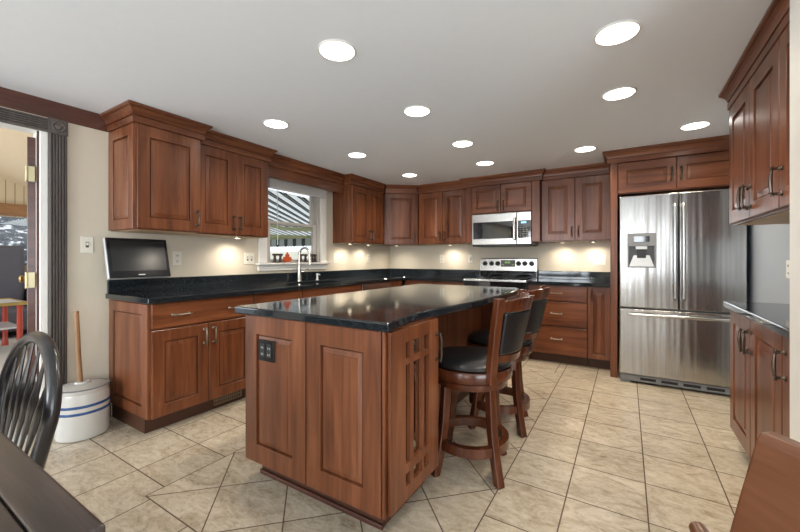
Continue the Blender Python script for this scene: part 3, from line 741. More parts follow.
# one slab with the sink cut-out: ring of quads around it
xs = [0.002, SX0, SX1, XF]; ys = [0.185, SY0, SY1, YCF, YB-0.002]
vid = {}; vs = []; 
def vt_(x, y, z):
    k = (x, y, z)
    if k not in vid: vid[k] = len(vs); vs.append((x, y, z))
    return vid[k]
XE = 1.527
cells = []
xs2 = xs+[XE]
for i in range(4):
    for j in range(4):
        if i == 3 and j < 3: continue
        if i == 1 and j == 1: continue
        cells.append((i, j))
fs = []
cs = set(cells)
for (i, j) in cells:
    xa, xb, ya, yb = xs2[i], xs2[i+1], ys[j], ys[j+1]
    fs.append((vt_(xa,ya,H_), vt_(xb,ya,H_), vt_(xb,yb,H_), vt_(xa,yb,H_)))
    fs.append((vt_(xa,yb,0), vt_(xb,yb,0), vt_(xb,ya,0), vt_(xa,ya,0)))
    for di, dj, p, q in ((0,-1,(xa,ya),(xb,ya)), (1,0,(xb,ya),(xb,yb)), (0,1,(xb,yb),(xa,yb)), (-1,0,(xa,yb),(xa,ya))):
        if (i+di, j+dj) not in cs: fs.append((vt_(*p,0), vt_(*q,0), vt_(*q,H_), vt_(*p,H_)))
mb.add(vs, fs); mb.build('slab', 'granite', ctp, bevel=0.006)
bsz = 1.012-CT0
MB().prism([(0.002,0.195),(0.022,0.195),(0.022,YB-0.022),(XE,YB-0.022),(XE,YB-0.002),(0.002,YB-0.002)], H_+0.0003, bsz).build('backsplash', 'granite', ctp, bevel=0.003)
ct2 = thing('countertop', 'short black granite countertop between the range and the refrigerator', 'countertop', (2.291, YCF, CT0))
MB().box(0, 3.118-2.291, 0, 0.648, 0, H_).build('slab', 'granite', ct2, bevel=0.006)
MB().box(0, 3.118-2.291, 0.628, 0.648, H_+0.0003, bsz).build('backsplash', 'granite', ct2, bevel=0.003)
# sink
sk = thing('sink', 'stainless undermount sink set into the black counter below the window', 'sink', (0, 0, 0.70))
s_ = MB(); a, b2, c_, d_ = SX0-0.012, SX1+0.012, SY0-0.012, SY1+0.012
s_.loops([[(a,c_,0.174),(b2,c_,0.174),(b2,d_,0.174),(a,d_,0.174)], [(a,c_,0.0),(b2,c_,0.0),(b2,d_,0.0),(a,d_,0.0)]], False, True)
s_.loops([[(a+.01,c_+.01,0.174),(b2-.01,c_+.01,0.174),(b2-.01,d_-.01,0.174),(a+.01,d_-.01,0.174)], [(a+.01,c_+.01,0.004),(b2-.01,c_+.01,0.004),(b2-.01,d_-.01,0.004),(a+.01,d_-.01,0.004)]], False, True)
s_.loops([[(a,c_,0.174),(b2,c_,0.174),(b2,d_,0.174),(a,d_,0.174)], [(a+.01,c_+.01,0.174),(b2-.01,c_+.01,0.174),(b2-.01,d_-.01,0.174),(a+.01,d_-.01,0.174)]], False, False)
s_.build('basin', 'steelflat', sk)
MB().lathe([(0.04,0.005),(0.04,0.008),(0.01,0.007)], (0.35, 2.0, 0), 16).build('drain', 'nickel', sk)
# faucet
fc = thing('faucet', 'brushed nickel gooseneck faucet with pull-down spout at the sink', 'faucet', (0.105, 1.962, CT1+0.0005))
MB().lathe([(0.030,0),(0.030,0.008),(0.025,0.02),(0.021,0.10),(0.016,0.165),(0.0135,0.20)], (0,0,0), 18).build('base', 'nickel', fc, smooth=True)
pth = [(0,0,0.19),(0,0,0.29)] + [(0.062-0.062*math.cos(R(a)), 0.020-0.020*math.cos(R(a)), 0.29+0.085*math.sin(R(a))) for a in range(15, 181, 15)] + [(0.125,0.041,0.27)]
MB().tube(pth, 0.0125, 12).build('spout', 'nickel', fc, smooth=True)
MB().tube([(0.125,0.041,0.268),(0.127,0.042,0.19)], [0.015,0.018], 12).build('spray_head', 'nickel', fc, smooth=True)
MB().tube([(0,0.018,0.10),(0,0.05,0.115),(0.02,0.12,0.135)], [0.010,0.008,0.006], 8).build('lever', 'nickel', fc, smooth=True)
sd = thing('soap_dispenser', 'small white topped soap dispenser on the counter right of the faucet', 'soap dispenser', (0.105, 2.245, CT1+0.0005))
MB().lathe([(0.016,0),(0.016,0.006),(0.011,0.012),(0.011,0.05),(0.014,0.055),(0.012,0.075),(0.002,0.08)], (0,0,0), 14).build('body', 'soap', sd, smooth=True)
MB().tube([(0,0,0.068),(0.035,0,0.068),(0.045,0,0.058)], 0.005, 8).build('nozzle', 'soap', sd)

# ------------------------------------------------------------------ range
rg = thing('range', 'freestanding stainless electric range with black glass cooktop', 'stove', (1.530, 3.345, 0))
RWd = 0.757
MB().box(0, RWd, 0.03, 0.60, 0.06, 0.895).build('body', 'greyp', rg)
MB().box(0.01, RWd-0.01, 0.08, 0.58, 0, 0.06).build('plinth', 'blackmat', rg)
dr = MB().box(0.004, RWd-0.004, 0.0, 0.03, 0.27, 0.80).build('oven_door', 'steelflat', rg, bevel=0.006)
MB().box(0.13, RWd-0.13, -0.004, -0.0005, 0.38, 0.68).build('oven_window', 'blackglass', dr, bevel=0.003)
MB().tube([(0.06,-0.001,0.76),(0.06,-0.045,0.765),(RWd-0.06,-0.045,0.765),(RWd-0.06,-0.001,0.76)], 0.011, 10).build('handle', 'steelflat', dr, smooth=True)
MB().box(0.004, RWd-0.004, 0.0, 0.03, 0.065, 0.262).build('storage_drawer', 'steelflat', rg, bevel=0.006)
MB().box(0.0, RWd, -0.005, 0.03, 0.805, 0.897).build('front_rail', 'blackglass', rg, bevel=0.006)
ck = MB().box(0.0, RWd, -0.012, 0.60, 0.898, 0.920).build('cooktop', 'blackglass', rg, bevel=0.004)
eb = MB(); eb.box(0.0, RWd, -0.020, -0.0125, 0.897, 0.922)
eb.build('cooktop_edge', 'steelflat', rg, bevel=0.002)
for cx, cy, r in ((0.20,0.16,0.10),(0.56,0.16,0.08),(0.20,0.43,0.08),(0.56,0.43,0.10)):
    MB().lathe([(r,0.9203),(r,0.9208),(r-0.004,0.9208),(r-0.004,0.9203)], (cx,cy,0), 32).build('burner_ring', 'greyp', rg)
bgp = MB(); bgp.loops([[(x, y, z) for y, z in ((0.585,0.921),(0.63,0.921),(0.645,1.175),(0.60,1.178),(0.588,1.165),(0.575,1.01))] for x in (0.0, RWd)])
bg_ = bgp.build('backguard', 'steelflat', rg, bevel=0.004)
MB().loops([[(x, y, z) for y, z in ((0.572,0.922),(0.584,0.922),(0.5745,1.006),(0.566,1.006))] for x in (0.012, RWd-0.012)]).build('lower_panel', 'blackglass', bg_)
for k in range(6):
    x = (0.075, 0.165, 0.25, 0.525, 0.605, 0.69)[k]
    kb = MB().lathe([(0.031,0.0),(0.031,-0.008),(0.024,-0.016),(0.021,-0.034),(0.017,-0.037),(0.001,-0.037)], (x, 0.578, 1.105), 18, 'y')
    kb.box(x-0.003, x+0.003, 0.578-0.040, 0.578-0.036, 1.108, 1.124)
    kb.build('knob', 'blackmat', bg_, smooth=True)
MB().box(0.295, 0.478, 0.568, 0.5795, 1.062, 1.150).build('display', 'blackglass', bg_, bevel=0.003)
dg = MB()
for k, x in enumerate((0.352, 0.368, 0.389, 0.405)): dg.box(x, x+0.011, 0.5665, 0.5678, 1.108, 1.130)
for x in (0.31, 0.325, 0.44, 0.455): dg.box(x, x+0.009, 0.5665, 0.5678, 1.085, 1.090)
dg.build('display_digits', 'led', bg_)
# ------------------------------------------------------------------ microwave
mw = thing('microwave', 'stainless over-the-range microwave with black door glass', 'microwave', (1.5345, 3.606, 1.326))
W_ = 0.749; Hm = 0.414
MB().box(0, W_, 0.03, 0.388, 0.018, Hm).build('body', 'greyp', mw, bevel=0.003)
md = MB().box(0.0, 0.575, 0.0, 0.029, 0.02, Hm).build('door', 'steelflat', mw, bevel=0.006)
MB().box(0.02, 0.535, -0.003, -0.0003, 0.095, 0.31).build('door_glass', 'blackglass', md, bevel=0.004)
MB().box(0.25, 0.50, -0.0045, -0.0032, 0.115, 0.29).build('inner_window', 'smoked', md)
MB().tube([(0.555,-0.001,0.075),(0.555,-0.04,0.085),(0.555,-0.046,0.20),(0.555,-0.04,0.335),(0.555,-0.001,0.345)], 0.013, 10, flat=(1.2,0.7)).build('handle', 'steelflat', md, smooth=True)
mp = MB().box(0.577, W_, 0.0, 0.029, 0.02, Hm).build('control_panel', 'steelflat', mw, bevel=0.006)
MB().box(0.590, W_-0.006, -0.003, -0.0003, 0.095, 0.31).build('keypad', 'blackglass', mp, bevel=0.003)
kp = MB()
for r_ in range(5):
    for q in range(3): kp.box(0.612+0.036*q, 0.612+0.036*q+0.022, -0.0042, -0.0032, 0.115+0.026*r_, 0.115+0.026*r_+0.010)
kp.build('buttons', 'greyp', mp)
MB().box(0.63, 0.69, -0.0042, -0.0032, 0.275, 0.293).build('clock_digits', 'ledblue', mp)
MB().box(0.01, W_-0.01, 0.01, 0.38, 0.0, 0.017).build('vent_base', 'blackmat', mw)

# ------------------------------------------------------------------ refrigerator
fg = thing('refrigerator', 'stainless french-door refrigerator with ice dispenser and bottom freezer drawer', 'refrigerator', (3.194, 3.10, 0))
FW = 0.910
MB().box(0.005, FW-0.005, 0.075, 0.86, 0.03, 1.752).build('body', 'greyp', fg, bevel=0.006)
def curved_door(x0, x1, z0, z1, notch=None):
    mb = MB(); n = 12
    def yy(x): return 0.005*(2*(x-FW/2)/FW)**2
    ring = lambda z, i=0.0: [(x, yy(x)+i, z) for x in [x0+(x1-x0)*k/n for k in range(n+1)]] + [(x1, 0.07, z), (x0, 0.07, z)]
    mb.loops([ring(z0), ring(z1)]); return mb
dL = curved_door(0.004, 0.453, 0.712, 1.758).build('door', 'steel', fg, bevel=0.008, seg=3, smooth=True)
dR = curved_door(0.459, FW-0.004, 0.712, 1.758).build('door', 'steel', fg, bevel=0.008, seg=3, smooth=True)
dF = curved_door(0.004, FW-0.004, 0.085, 0.700).build('freezer_drawer', 'steel', fg, bevel=0.008, seg=3, smooth=True)
for d, x in ((dL, 0.425), (dR, 0.487)):
    MB().tube([(x,0.0,0.80),(x,-0.045,0.82),(x,-0.05,0.95),(x,-0.05,1.50),(x,-0.045,1.63),(x,0.0,1.65)], 0.014, 12).build('handle', 'steelflat', d, smooth=True)
MB().tube([(0.10,0.005,0.652),(0.085,-0.045,0.655),(0.14,-0.052,0.655),(FW-0.14,-0.052,0.655),(FW-0.085,-0.045,0.655),(FW-0.10,0.005,0.652)], 0.015, 12).build('handle', 'steelflat', dF, smooth=True)
# dispenser
dsx0, dsx1, dz0, dz1 = 0.068, 0.290, 1.085, 1.405
ds = MB()
ds.box(dsx0, dsx1, -0.012, 0.004, 1.285, dz1)
ds.box(dsx0, dsx0+0.012, -0.012, 0.004, dz0, 1.285); ds.box(dsx1-0.012, dsx1, -0.012, 0.004, dz0, 1.285); ds.box(dsx0, dsx1, -0.012, 0.004, dz0, dz0+0.012)
dso = ds.build('dispenser', 'dispgrey', dL, bevel=0.003)
MB().box(dsx0+0.05, dsx1-0.05, -0.014, -0.0125, 1.325, 1.375).build('display', 'blackglass', dso)
MB().box(dsx0+0.012, dsx1-0.012, -0.002, 0.003, dz0+0.012, 1.285).build('cavity', 'cavgrey', dso)
MB().loops([[(dsx0+0.014, -0.011, dz0+0.013),(dsx1-0.014,-0.011,dz0+0.013),(dsx1-0.014,-0.0025,dz0+0.013),(dsx0+0.014,-0.0025,dz0+0.013)],[(dsx0+0.05,-0.004,1.20),(dsx1-0.05,-0.004,1.20),(dsx1-0.05,-0.0025,1.20),(dsx0+0.05,-0.0025,1.20)]]).build('drip_tray', 'silver', dso)
MB().box((dsx0+dsx1)/2-0.035, (dsx0+dsx1)/2+0.035, -0.010, -0.0025, 1.175, 1.255).build('paddle', 'blackmat', dso, bevel=0.004)
MB().box((dsx0+dsx1)/2-0.045, (dsx0+dsx1)/2+0.045, -0.011, -0.0025, 1.255, 1.284).build('spout', 'silver', dso, bevel=0.004)
gr = MB().box(0.01, FW-0.01, 0.02, 0.075, 0.02, 0.078)
go = gr.build('toe_grille', 'greyp', fg, bevel=0.004)
sl = MB()
for k in range(4): sl.box(0.17+0.16*k, 0.17+0.16*k+0.12, 0.0185, 0.0198, 0.038, 0.062)
sl.build('grille_slots', 'gap', go)
for x in (0.05, FW-0.05): MB().box(x-0.04, x+0.04, 0.02, 0.09, 0.0, 0.0195).build('foot', 'greyp', fg)

# ------------------------------------------------------------------ island
IX0, IX1, IY0 = 1.528, 2.426, 0.266
isl = thing('kitchen_island', 'cherry kitchen island with raised panels, lattice door and knee space', 'island', (IX0, IY0, 0))
w = IX1-IX0; KY = 0.482; YE = 2.02; KX = 0.60
P = [(0.005,0.021),(w-0.010,0.021),(w-0.010,KY),(KX,KY),(KX,YE),(0.005,YE)]
MB().prism(P, 0.112, 0.873).build('body', 'wv', isl)
K2 = [(0.03,0.085),(w-0.07,0.085),(w-0.07,KY-0.01),(KX-0.03,KY-0.01),(KX-0.03,YE-0.03),(0.09,YE-0.03),(0.09,0.2),(0.03,0.2)]
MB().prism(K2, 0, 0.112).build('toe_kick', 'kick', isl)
MB().box(0.026, w-0.062, 0.070, 0.0845, 0, 0.022).build('shoe_moulding', 'trimwood', isl, bevel=0.004)
m_ = 1.977-IX0
for x0, x1 in ((0.0, m_-0.004), (m_+0.004, w-0.022)):
    MB().panel((x0, 0.020, 0.108), (1,0,0), (0,0,1), (0,-1,0), x1-x0, 0.765, stile=0.088, rail=0.095, bev=0.030).build('front_panel', 'wv', isl)
MB().box(w-0.016, w-0.004, 0.004, 0.020, 0.108, 0.873).build('corner_stile', 'wv', isl, bevel=0.002)
# lattice door on the right end, facing +x
LX = w-0.0095; LY0, LY1, LZ0, LZ1 = 0.026, 0.468, 0.112, 0.866
ld = MB()
def lb(y0, y1, z0, z1): ld.box(LX+0.006, LX+0.022, y0, y1, z0, z1)
ys_ = [LY0, LY0+0.125, LY0+0.125+0.048, LY0+0.125+0.048+0.024, 0, 0, 0, LY1]
oy = [(0.146, 0.184), (0.215, 0.294), (0.317, 0.362)]           # three slots across
oz = [(0.174, 0.229), (0.272, 0.705), (0.732, 0.803)]           # three tiers
def lattice(mb, x0, x1):
    Yc = [LY0] + [v for p in oy for v in p] + [LY1]; Zc = [LZ0] + [v for p in oz for v in p] + [LZ1]
    ids = {}; vs = []; fs = []
    def vv(i, j, k):
        q = (i, j, k)
        if q not in ids: ids[q] = len(vs); vs.append(((x0, x1)[k], Yc[i], Zc[j]))
        return ids[q]
    nY, nZ = len(Yc)-1, len(Zc)-1
    hole = lambda i, j: (i % 2 == 1 and j % 2 == 1) or not (0 <= i < nY and 0 <= j < nZ)
    for i in range(nY):
        for j in range(nZ):
            if hole(i, j): continue
            fs.append((vv(i,j,1), vv(i+1,j,1), vv(i+1,j+1,1), vv(i,j+1,1))); fs.append((vv(i,j+1,0), vv(i+1,j+1,0), vv(i+1,j,0), vv(i,j,0)))
            for di, dj, p, q in ((0,-1,(i,j),(i+1,j)),(1,0,(i+1,j),(i+1,j+1)),(0,1,(i+1,j+1),(i,j+1)),(-1,0,(i,j+1),(i,j))):
                if hole(i+di, j+dj): fs.append((vv(*p,0), vv(*q,0), vv(*q,1), vv(*p,1)))
    mb.add(vs, fs)
ld = MB(); lattice(ld, LX+0.004, LX+0.022)
ldo = ld.build('lattice_door', 'wv', isl, bevel=0.0015)
MB().box(LX+0.0005, LX+0.0035, LY0+0.06, LY1-0.06, LZ0+0.05, LZ1-0.06).build('glass_pane', 'mirror', ldo)
hmb = MB()
for z in (0.662, 0.788): hmb.lathe([(0.010,0),(0.010,0.004),(0.005,0.008),(0.005,0.028)], (LX+0.0221, LY1-0.028, z), 10, 'x')
hmb.tube([(LX+0.048, LY1-0.028, 0.652), (LX+0.055, LY1-0.028, 0.69), (LX+0.055, LY1-0.028, 0.76), (LX+0.048, LY1-0.028, 0.798)], 0.006, 8)
hmb.build('handle', 'bronze', ldo, smooth=True)
MB().box(KX+0.0005, KX+0.012, KY+0.002, YE-0.055, 0.112, 0.872).build('knee_panel', 'wv', isl, bevel=0.002)
MB().box(KX+0.001, w-0.06, YE-0.05, YE, 0.0, 0.872).build('end_panel', 'wv', isl, bevel=0.002)
# working side doors (towards the sink)
for k in range(3):
    a = 0.03+k*0.66
    dd = MB().panel((0.0045, a+0.655, 0.112), (0,-1,0), (0,0,1), (-1,0,0), 0.65, 0.755, t=0.018, stile=0.07).build('door', 'wv', isl)
# granite top with a shallow wave along the seating side
wave = [(2.456,0.246),(2.440,0.33),(2.424,0.45),(2.415,0.56),(2.420,0.66),(2.437,0.76),(2.458,0.90),(2.480,1.10),(2.497,1.35),(2.506,1.60),(2.505,1.85),(2.497,2.10),(2.470,2.25),(2.43,2.325)]
P = [(1.462,0.246)] + wave + [(1.462,2.325)]
P = [(x-IX0, y-IY0) for x, y in P]
MB().prism(P, 0.8745, 0.914).build('countertop', 'granite', isl, bevel=0.008, seg=3)
# black outlet on the island
ol = thing('outlet', 'black double outlet on the left front panel of the island', 'outlet', (1.643, IY0-0.0005, 0.648), 0, 'outlets and switches')
MB().box(0, 0.122, -0.006, 0, 0, 0.108).build('plate', 'blackgloss', ol, bevel=0.003)
rc = MB()
for x in (0.019, 0.069):
    rc.box(x, x+0.034, -0.009, -0.0062, 0.022, 0.09)
ro = rc.build('receptacle', 'blackmat', ol, bevel=0.003)
for x in (0.019, 0.069):
    for z in (0.032, 0.064):
        sl = MB(); sl.box(x+0.009, x+0.012, -0.0102, -0.0092, z, z+0.010); sl.box(x+0.021, x+0.024, -0.0102, -0.0092, z, z+0.010)
        sl.build('socket_slots', 'silver', ro)

# ------------------------------------------------------------------ wall outlets and switches
def outlet(name, label, loc, rz, gangs=1, kind='outlet'):
    t = thing(name, label, 'switch' if kind == 'switch' else 'outlet', loc, rz, 'outlets and switches')
    W = 0.072+0.046*(gangs-1)
    MB().box(-W/2, W/2, -0.006, -0.0005, -0.058, 0.058).build('plate', 'plate', t, bevel=0.003)
    for g_ in range(gangs):
        x = (g_-(gangs-1)/2)*0.046
        if kind == 'outlet':
            s_ = MB()
            for z in (-0.024, 0.024):
                s_.box(x-0.008, x-0.004, -0.0072, -0.0062, z-0.006, z+0.006); s_.box(x+0.004, x+0.008, -0.0072, -0.0062, z-0.006, z+0.006)
                s_.box(x-0.002, x+0.002, -0.0072, -0.0062, z-0.013, z-0.009)
            s_.build('slots', 'slot', t)
        else:
            MB().box(x-0.006, x+0.006, -0.016, -0.0062, -0.004, 0.014).build('toggle', 'plate', t, bevel=0.002)
            MB().box(x-0.009, x+0.009, -0.0072, -0.0062, -0.02, 0.02).build('slot', 'slot', t)
    return t
outlet('light_switch', 'single light switch on the wall left of the TV, beside the doorway casing', (0, 0.079, 1.268), LW, 1, 'switch')
outlet('outlet', 'ivory duplex outlet just right of the small TV', (0, 0.691, 1.172), LW)
outlet('light_switch', 'double switch plate on the backsplash just left of the sink window', (0, 1.392, 1.170), LW, 2, 'switch')
outlet('outlet', 'ivory outlet on the left wall just right of the sink window', (0, 2.676, 1.175), LW)
outlet('outlet', 'ivory outlet on the left wall close to the inside corner', (0, 3.397, 1.175), LW)
outlet('outlet', 'ivory outlet on the back wall nearest the corner', (0.921, YB, 1.165), BW)
outlet('light_switch', 'ivory switch on the back wall just left of the range', (1.367, YB, 1.170), BW, 1, 'switch')
outlet('outlet', 'wide double outlet on the back wall beside the refrigerator', (2.985, YB, 1.153), BW, 2)
outlet('outlet', 'outlet on the right wall above the far end of the short counter', (XR, 2.34, 1.10), RW)

# ------------------------------------------------------------------ TV on the counter end
tv = thing('television', 'small black flat television tilted on a wall bracket above the counter end', 'television', (0.165, 0.335, 1.172), LW)
TW, TH = 0.405, 0.300
tilt = Matrix.Rotation(R(-15), 4, 'X')
def tb(mb, name, m, parent, **kw):
    mb.v = [tuple(tilt @ Vector(p)) for p in mb.v]; return mb.build(name, m, parent, **kw)
tb(MB().box(-TW/2, TW/2, -0.006, 0.022, -TH/2, TH/2), 'housing', 'silver', tv, bevel=0.004)
fb = MB()
fb.box(-TW/2+0.003, TW/2-0.003, -0.018, -0.0065, -TH/2+0.002, TH/2-0.002)
bz = tb(fb, 'bezel', 'blackgloss', tv, bevel=0.004)
tb(MB().box(-TW/2+0.024, TW/2-0.024, -0.0195, -0.0182, -TH/2+0.05, TH/2-0.024), 'screen', 'screen', tv)
lg = MB(); lg.box(-0.022, 0.022, -0.0195, -0.0182, -TH/2+0.018, -TH/2+0.025)
tb(lg, 'badge', 'silver', tv)
tb(MB().box(-0.13, 0.13, 0.0225, 0.05, -0.10, 0.09), 'rear_cover', 'blackmat', tv, bevel=0.01)
MB().box(-0.03, 0.03, 0.05, 0.163, -0.03, 0.03).build('wall_bracket', 'greyp', tv)

# ------------------------------------------------------------------ butter churn crock
cr = thing('butter_churn', 'white stoneware churn with two blue bands, lid and wooden dasher beside the doorway', 'crock', (0.165, 0.005, 0.0005))
MB().lathe([(0.128,0),(0.138,0.006),(0.142,0.03),(0.143,0.22),(0.142,0.27),(0.137,0.295),(0.140,0.30),(0.140,0.318),(0.132,0.322),(0.125,0.318)], (0,0,0), 40).build('jar', 'stone', cr, smooth=True)
for z in (0.175, 0.218):
    MB().lathe([(0.1431,z-0.009),(0.1437,z-0.008),(0.1437,z+0.008),(0.1431,z+0.009)], (0,0,0), 40).build('blue_band', 'blue', cr, smooth=True)
MB().lathe([(0.122,0.3185),(0.126,0.324),(0.10,0.336),(0.045,0.342),(0.040,0.352),(0.026,0.353),(0.024,0.345)], (0,0,0), 36).build('lid', 'stonegrey', cr, smooth=True)
MB().lathe([(0.141,0.3185),(0.1425,0.3205),(0.1425,0.3235),(0.137,0.325),(0.1335,0.3235)], (0,0,0), 40).build('rim', 'greyp', cr, smooth=True)
MB().tube([(0.0,-0.012,0.345),(-0.004,-0.020,0.50),(-0.008,-0.032,0.82)], [0.015,0.014,0.014], 12).build('dasher', 'stick', cr, smooth=True)

# ------------------------------------------------------------------ window sill ornaments
SZ = WZ0+0.0005
def figure(y, label, wd=0.125, h=0.098):
    t = thing('ornament', label, 'ornament', (0.015, y, SZ), LW, 'window sill ornaments')
    MB().box(-wd/2, wd/2, -0.015, 0.015, 0, 0.010).build('base', 'darkfig', t, bevel=0.002)
    p = MB()
    for s_ in (-1, 1):
        p.lathe([(0.020,0.0105),(0.014,0.02),(0.018,0.035),(0.012,0.06),(0.018,0.076)], (s_*wd*0.3, 0, 0), 12)
    for q, s_ in ((0,-1),(1,1)):
        c_ = MB().lathe([(0.020,0.0105),(0.014,0.02),(0.018,0.035),(0.012,0.06),(0.018,0.076)], (s_*wd*0.3, 0, 0), 12); c_.build('column', 'darkfig', t, smooth=True)
    MB().box(-wd/2, wd/2, -0.014, 0.014, 0.0765, h).build('lintel', 'darkfig', t, bevel=0.003)
figure(1.735, 'dark two-columned ornament on the sill left of the orange leaf')
figure(2.105, 'dark two-columned ornament on the sill behind the faucet')
figure(2.275, 'small dark ornament at the right end of the window sill', 0.075)
lf = thing('leaf_ornament', 'orange red maple leaf ornament standing on the window sill', 'ornament', (0.02, 1.865, SZ), LW)
half = [(0.006,0.0),(0.007,0.012),(0.034,0.006),(0.030,0.016),(0.052,0.030),(0.040,0.036),(0.044,0.052),(0.026,0.048),(0.018,0.056),(0.022,0.072),(0.012,0.072),(0.0,0.096)]
P = half + [(-x, z) for x, z in half[-2::-1]]
m2 = MB(); m2.loops([[(x*1.3, d, z*1.25) for x, z in P] for d in (-0.008, 0.008)]); m2.build('leaf', 'orange', lf, bevel=0.002)
MB().box(-0.03, 0.03, 0.0085, 0.03, 0, 0.006).build('stand', 'orange', lf)

# ------------------------------------------------------------------ bar stools
def make_stool():
    t = thing('bar_stool', 'swivel bar stool with black leather seat, nearest the lattice door', 'stool', (0,0,0), 0, 'bar stools at the island')
    # seat (faces -x, back at +x)
    MB().lathe([(0.205,0.583),(0.222,0.592),(0.222,0.606),(0.205,0.624),(0.14,0.633),(0.01,0.635)], (0,0,0), 40).build('seat_cushion', 'leather', t, smooth=True)
    MB().lathe([(0.19,0.525),(0.226,0.526),(0.229,0.535),(0.229,0.574),(0.224,0.582),(0.205,0.5825)], (0,0,0), 40).build('seat_frame', 'stool', t, smooth=True)
    MB().lathe([(0.17,0.478),(0.200,0.480),(0.204,0.49),(0.204,0.512),(0.196,0.520),(0.10,0.521),(0.10,0.5245)], (0,0,0), 40).build('swivel_base', 'stool', t, smooth=True)
    for k in range(4):
        a = R(45+90*k); ca, sa = math.cos(a), math.sin(a)
        rings = []
        for u in range(9):
            q = u/8; z = 0.479*(1-q); rr = 0.165+0.035*q+0.075*max(0, q-0.35)**1.6
            wd = 0.021+0.002*q; dp = 0.024-0.004*q
            rings.append([(ca*(rr+s1*dp)-sa*s2*wd, sa*(rr+s1*dp)+ca*s2*wd, z) for s1, s2 in ((-1,-1),(1,-1),(1,1),(-1,1))])
        MB().loops(rings).build('leg', 'stool', t, bevel=0.006)
    fr_ = MB(); rings = []
    for k in range(40):
        a = 2*math.pi*k/40
        rings.append([((r_)*math.cos(a), (r_)*math.sin(a), z) for r_, z in ((0.174,0.140),(0.210,0.140),(0.210,0.190),(0.174,0.190))])
    rings.append(rings[0]); fr_.loops(rings, False, False)
    fr_.build('footrest_ring', 'stool', t, smooth=True)
    # backrest: two raked posts, curved top rail, padded panel, lower rail
    TA = 42; R0, R1 = 0.240, 0.335
    def bp(ang, z, off=0.0):
        q = max(0.0, (z-0.54)/0.45); rr = R0+(R1-R0)*q**1.3+off
        return (rr*math.cos(R(ang)), rr*math.sin(R(ang))*(0.93), z)
    for s_ in (-1, 1):
        rings = []
        for u in range(9):
            z = 0.530+0.445*u/8
            c = Vector(bp(s_*TA, z)); a = R(s_*TA*0.8); wd = 0.021; dp = 0.026-0.006*u/8
            n_ = Vector((math.cos(a), math.sin(a), 0)); tt = Vector((-math.sin(a), math.cos(a), 0))
            rings.append([tuple(c+n_*(i*dp)+tt*(j*wd)) for i, j in ((-1,-1),(1,-1),(1,1),(-1,1))])
        MB().loops(rings).build('back_post', 'stool', t, bevel=0.006)
    def rail(z0, z1, th, name, m, A=37, arch=0.0, nz=2, off=0.0, smooth=True, bev=0.004):
        rings = []
        for k in range(15):
            ang = -A+2*A*k/14
            zz1 = z1+arch*math.cos(R(ang*2.1))
            ring = [bp(ang, z0, -th/2+off)] + [bp(ang, z0+(zz1-z0)*q, th/2+off) for q in (0, 0.5, 1)] + [bp(ang, zz1, -th/2+off)] + [bp(ang, z0+(zz1-z0)*0.5, -th/2+off)]
            rings.append(ring)
        return MB().loops(rings).build(name, m, t, bevel=bev)
    rail(0.905, 0.956, 0.028, 'top_rail', 'stool', 38, 0.022)
    rail(0.685, 0.900, 0.034, 'back_pad', 'leather', 36, 0, bev=0.010)
    rail(0.640, 0.680, 0.026, 'lower_rail', 'stool', 38)
    for c in kids(t):
        if c.name.split('.')[0] in ('back_post', 'top_rail', 'back_pad', 'lower_rail'): c.rotation_euler = (0, 0, R(-17))
    return t
st = make_stool(); st.location = (2.50, 1.025, 0); st.rotation_euler = (0,0,R(13.5))
s2 = copy_tree(st); s2.location = (2.478, 1.645, 0); s2.rotation_euler = (0,0,R(11))
s2['label'] = 'swivel bar stool with black leather seat, farther one near the range'

# ------------------------------------------------------------------ dining table, foreground
tb_ = thing('dining_table', 'dark plank dining table filling the lower left foreground', 'table', (1.67, -1.21, 0))
for k in range(6):
    y1 = 0.496-0.165*k; 
    if k == 0: MB().box(-0.9, 0.904, y1-0.068+0.0, y1, 0.722, 0.760).build('plank', 'darkwood', tb_, bevel=0.006, seg=3)
    else:
        a = 0.496-0.068-0.003-0.185*(k-1); MB().box(-0.9, 0.904, a-0.182, a, 0.722, 0.760).build('plank', 'darkwood', tb_, bevel=0.003)
MB().box(-0.80, 0.80, -0.40, 0.40, 0.62, 0.7215).build('apron', 'darkwood', tb_, bevel=0.004)
for x in (-0.78, 0.78):
    for y in (-0.38, 0.38): MB().lathe([(0.03,0),(0.04,0.05),(0.032,0.12),(0.045,0.35),(0.038,0.55),(0.05,0.60),(0.05,0.6195)], (x,y,0), 20).build('leg', 'darkwood', tb_, smooth=True)

# ------------------------------------------------------------------ black windsor chair at the table
wc = thing('windsor_chair', 'black bow-back spindle chair pulled up to the dark table', 'chair', (1.505, -0.78, 0), 0)
MB().lathe([(0.02,0.428),(0.20,0.430),(0.222,0.440),(0.226,0.455),(0.215,0.468),(0.12,0.462),(0.01,0.458)], (0,0,0), 36).build('seat', 'spindle', wc, smooth=True)
def bowpt(s):       # s in -1..1 around the bow
    a = R(90-s*128); hw = 0.252; zc_, zr = 0.675, 0.218
    x = hw*math.cos(a); z = zc_+zr*math.sin(a)
    if abs(s) > 0.7:
        q = (abs(s)-0.7)/0.3; a0 = R(90-0.7*128)
        x0, z0 = hw*math.cos(a0), zc_+zr*math.sin(a0)
        x = (x0 + (0.20-x0)*q)*(1 if s > 0 else -1); z = z0+(0.465-z0)*q
    y = 0.175+0.075*(z-0.455)/0.46
    return (x, y, z)
MB().tube([bowpt(-1+2*k/48) for k in range(49)], 0.021, 12).build('bow', 'spindle', wc, smooth=True)
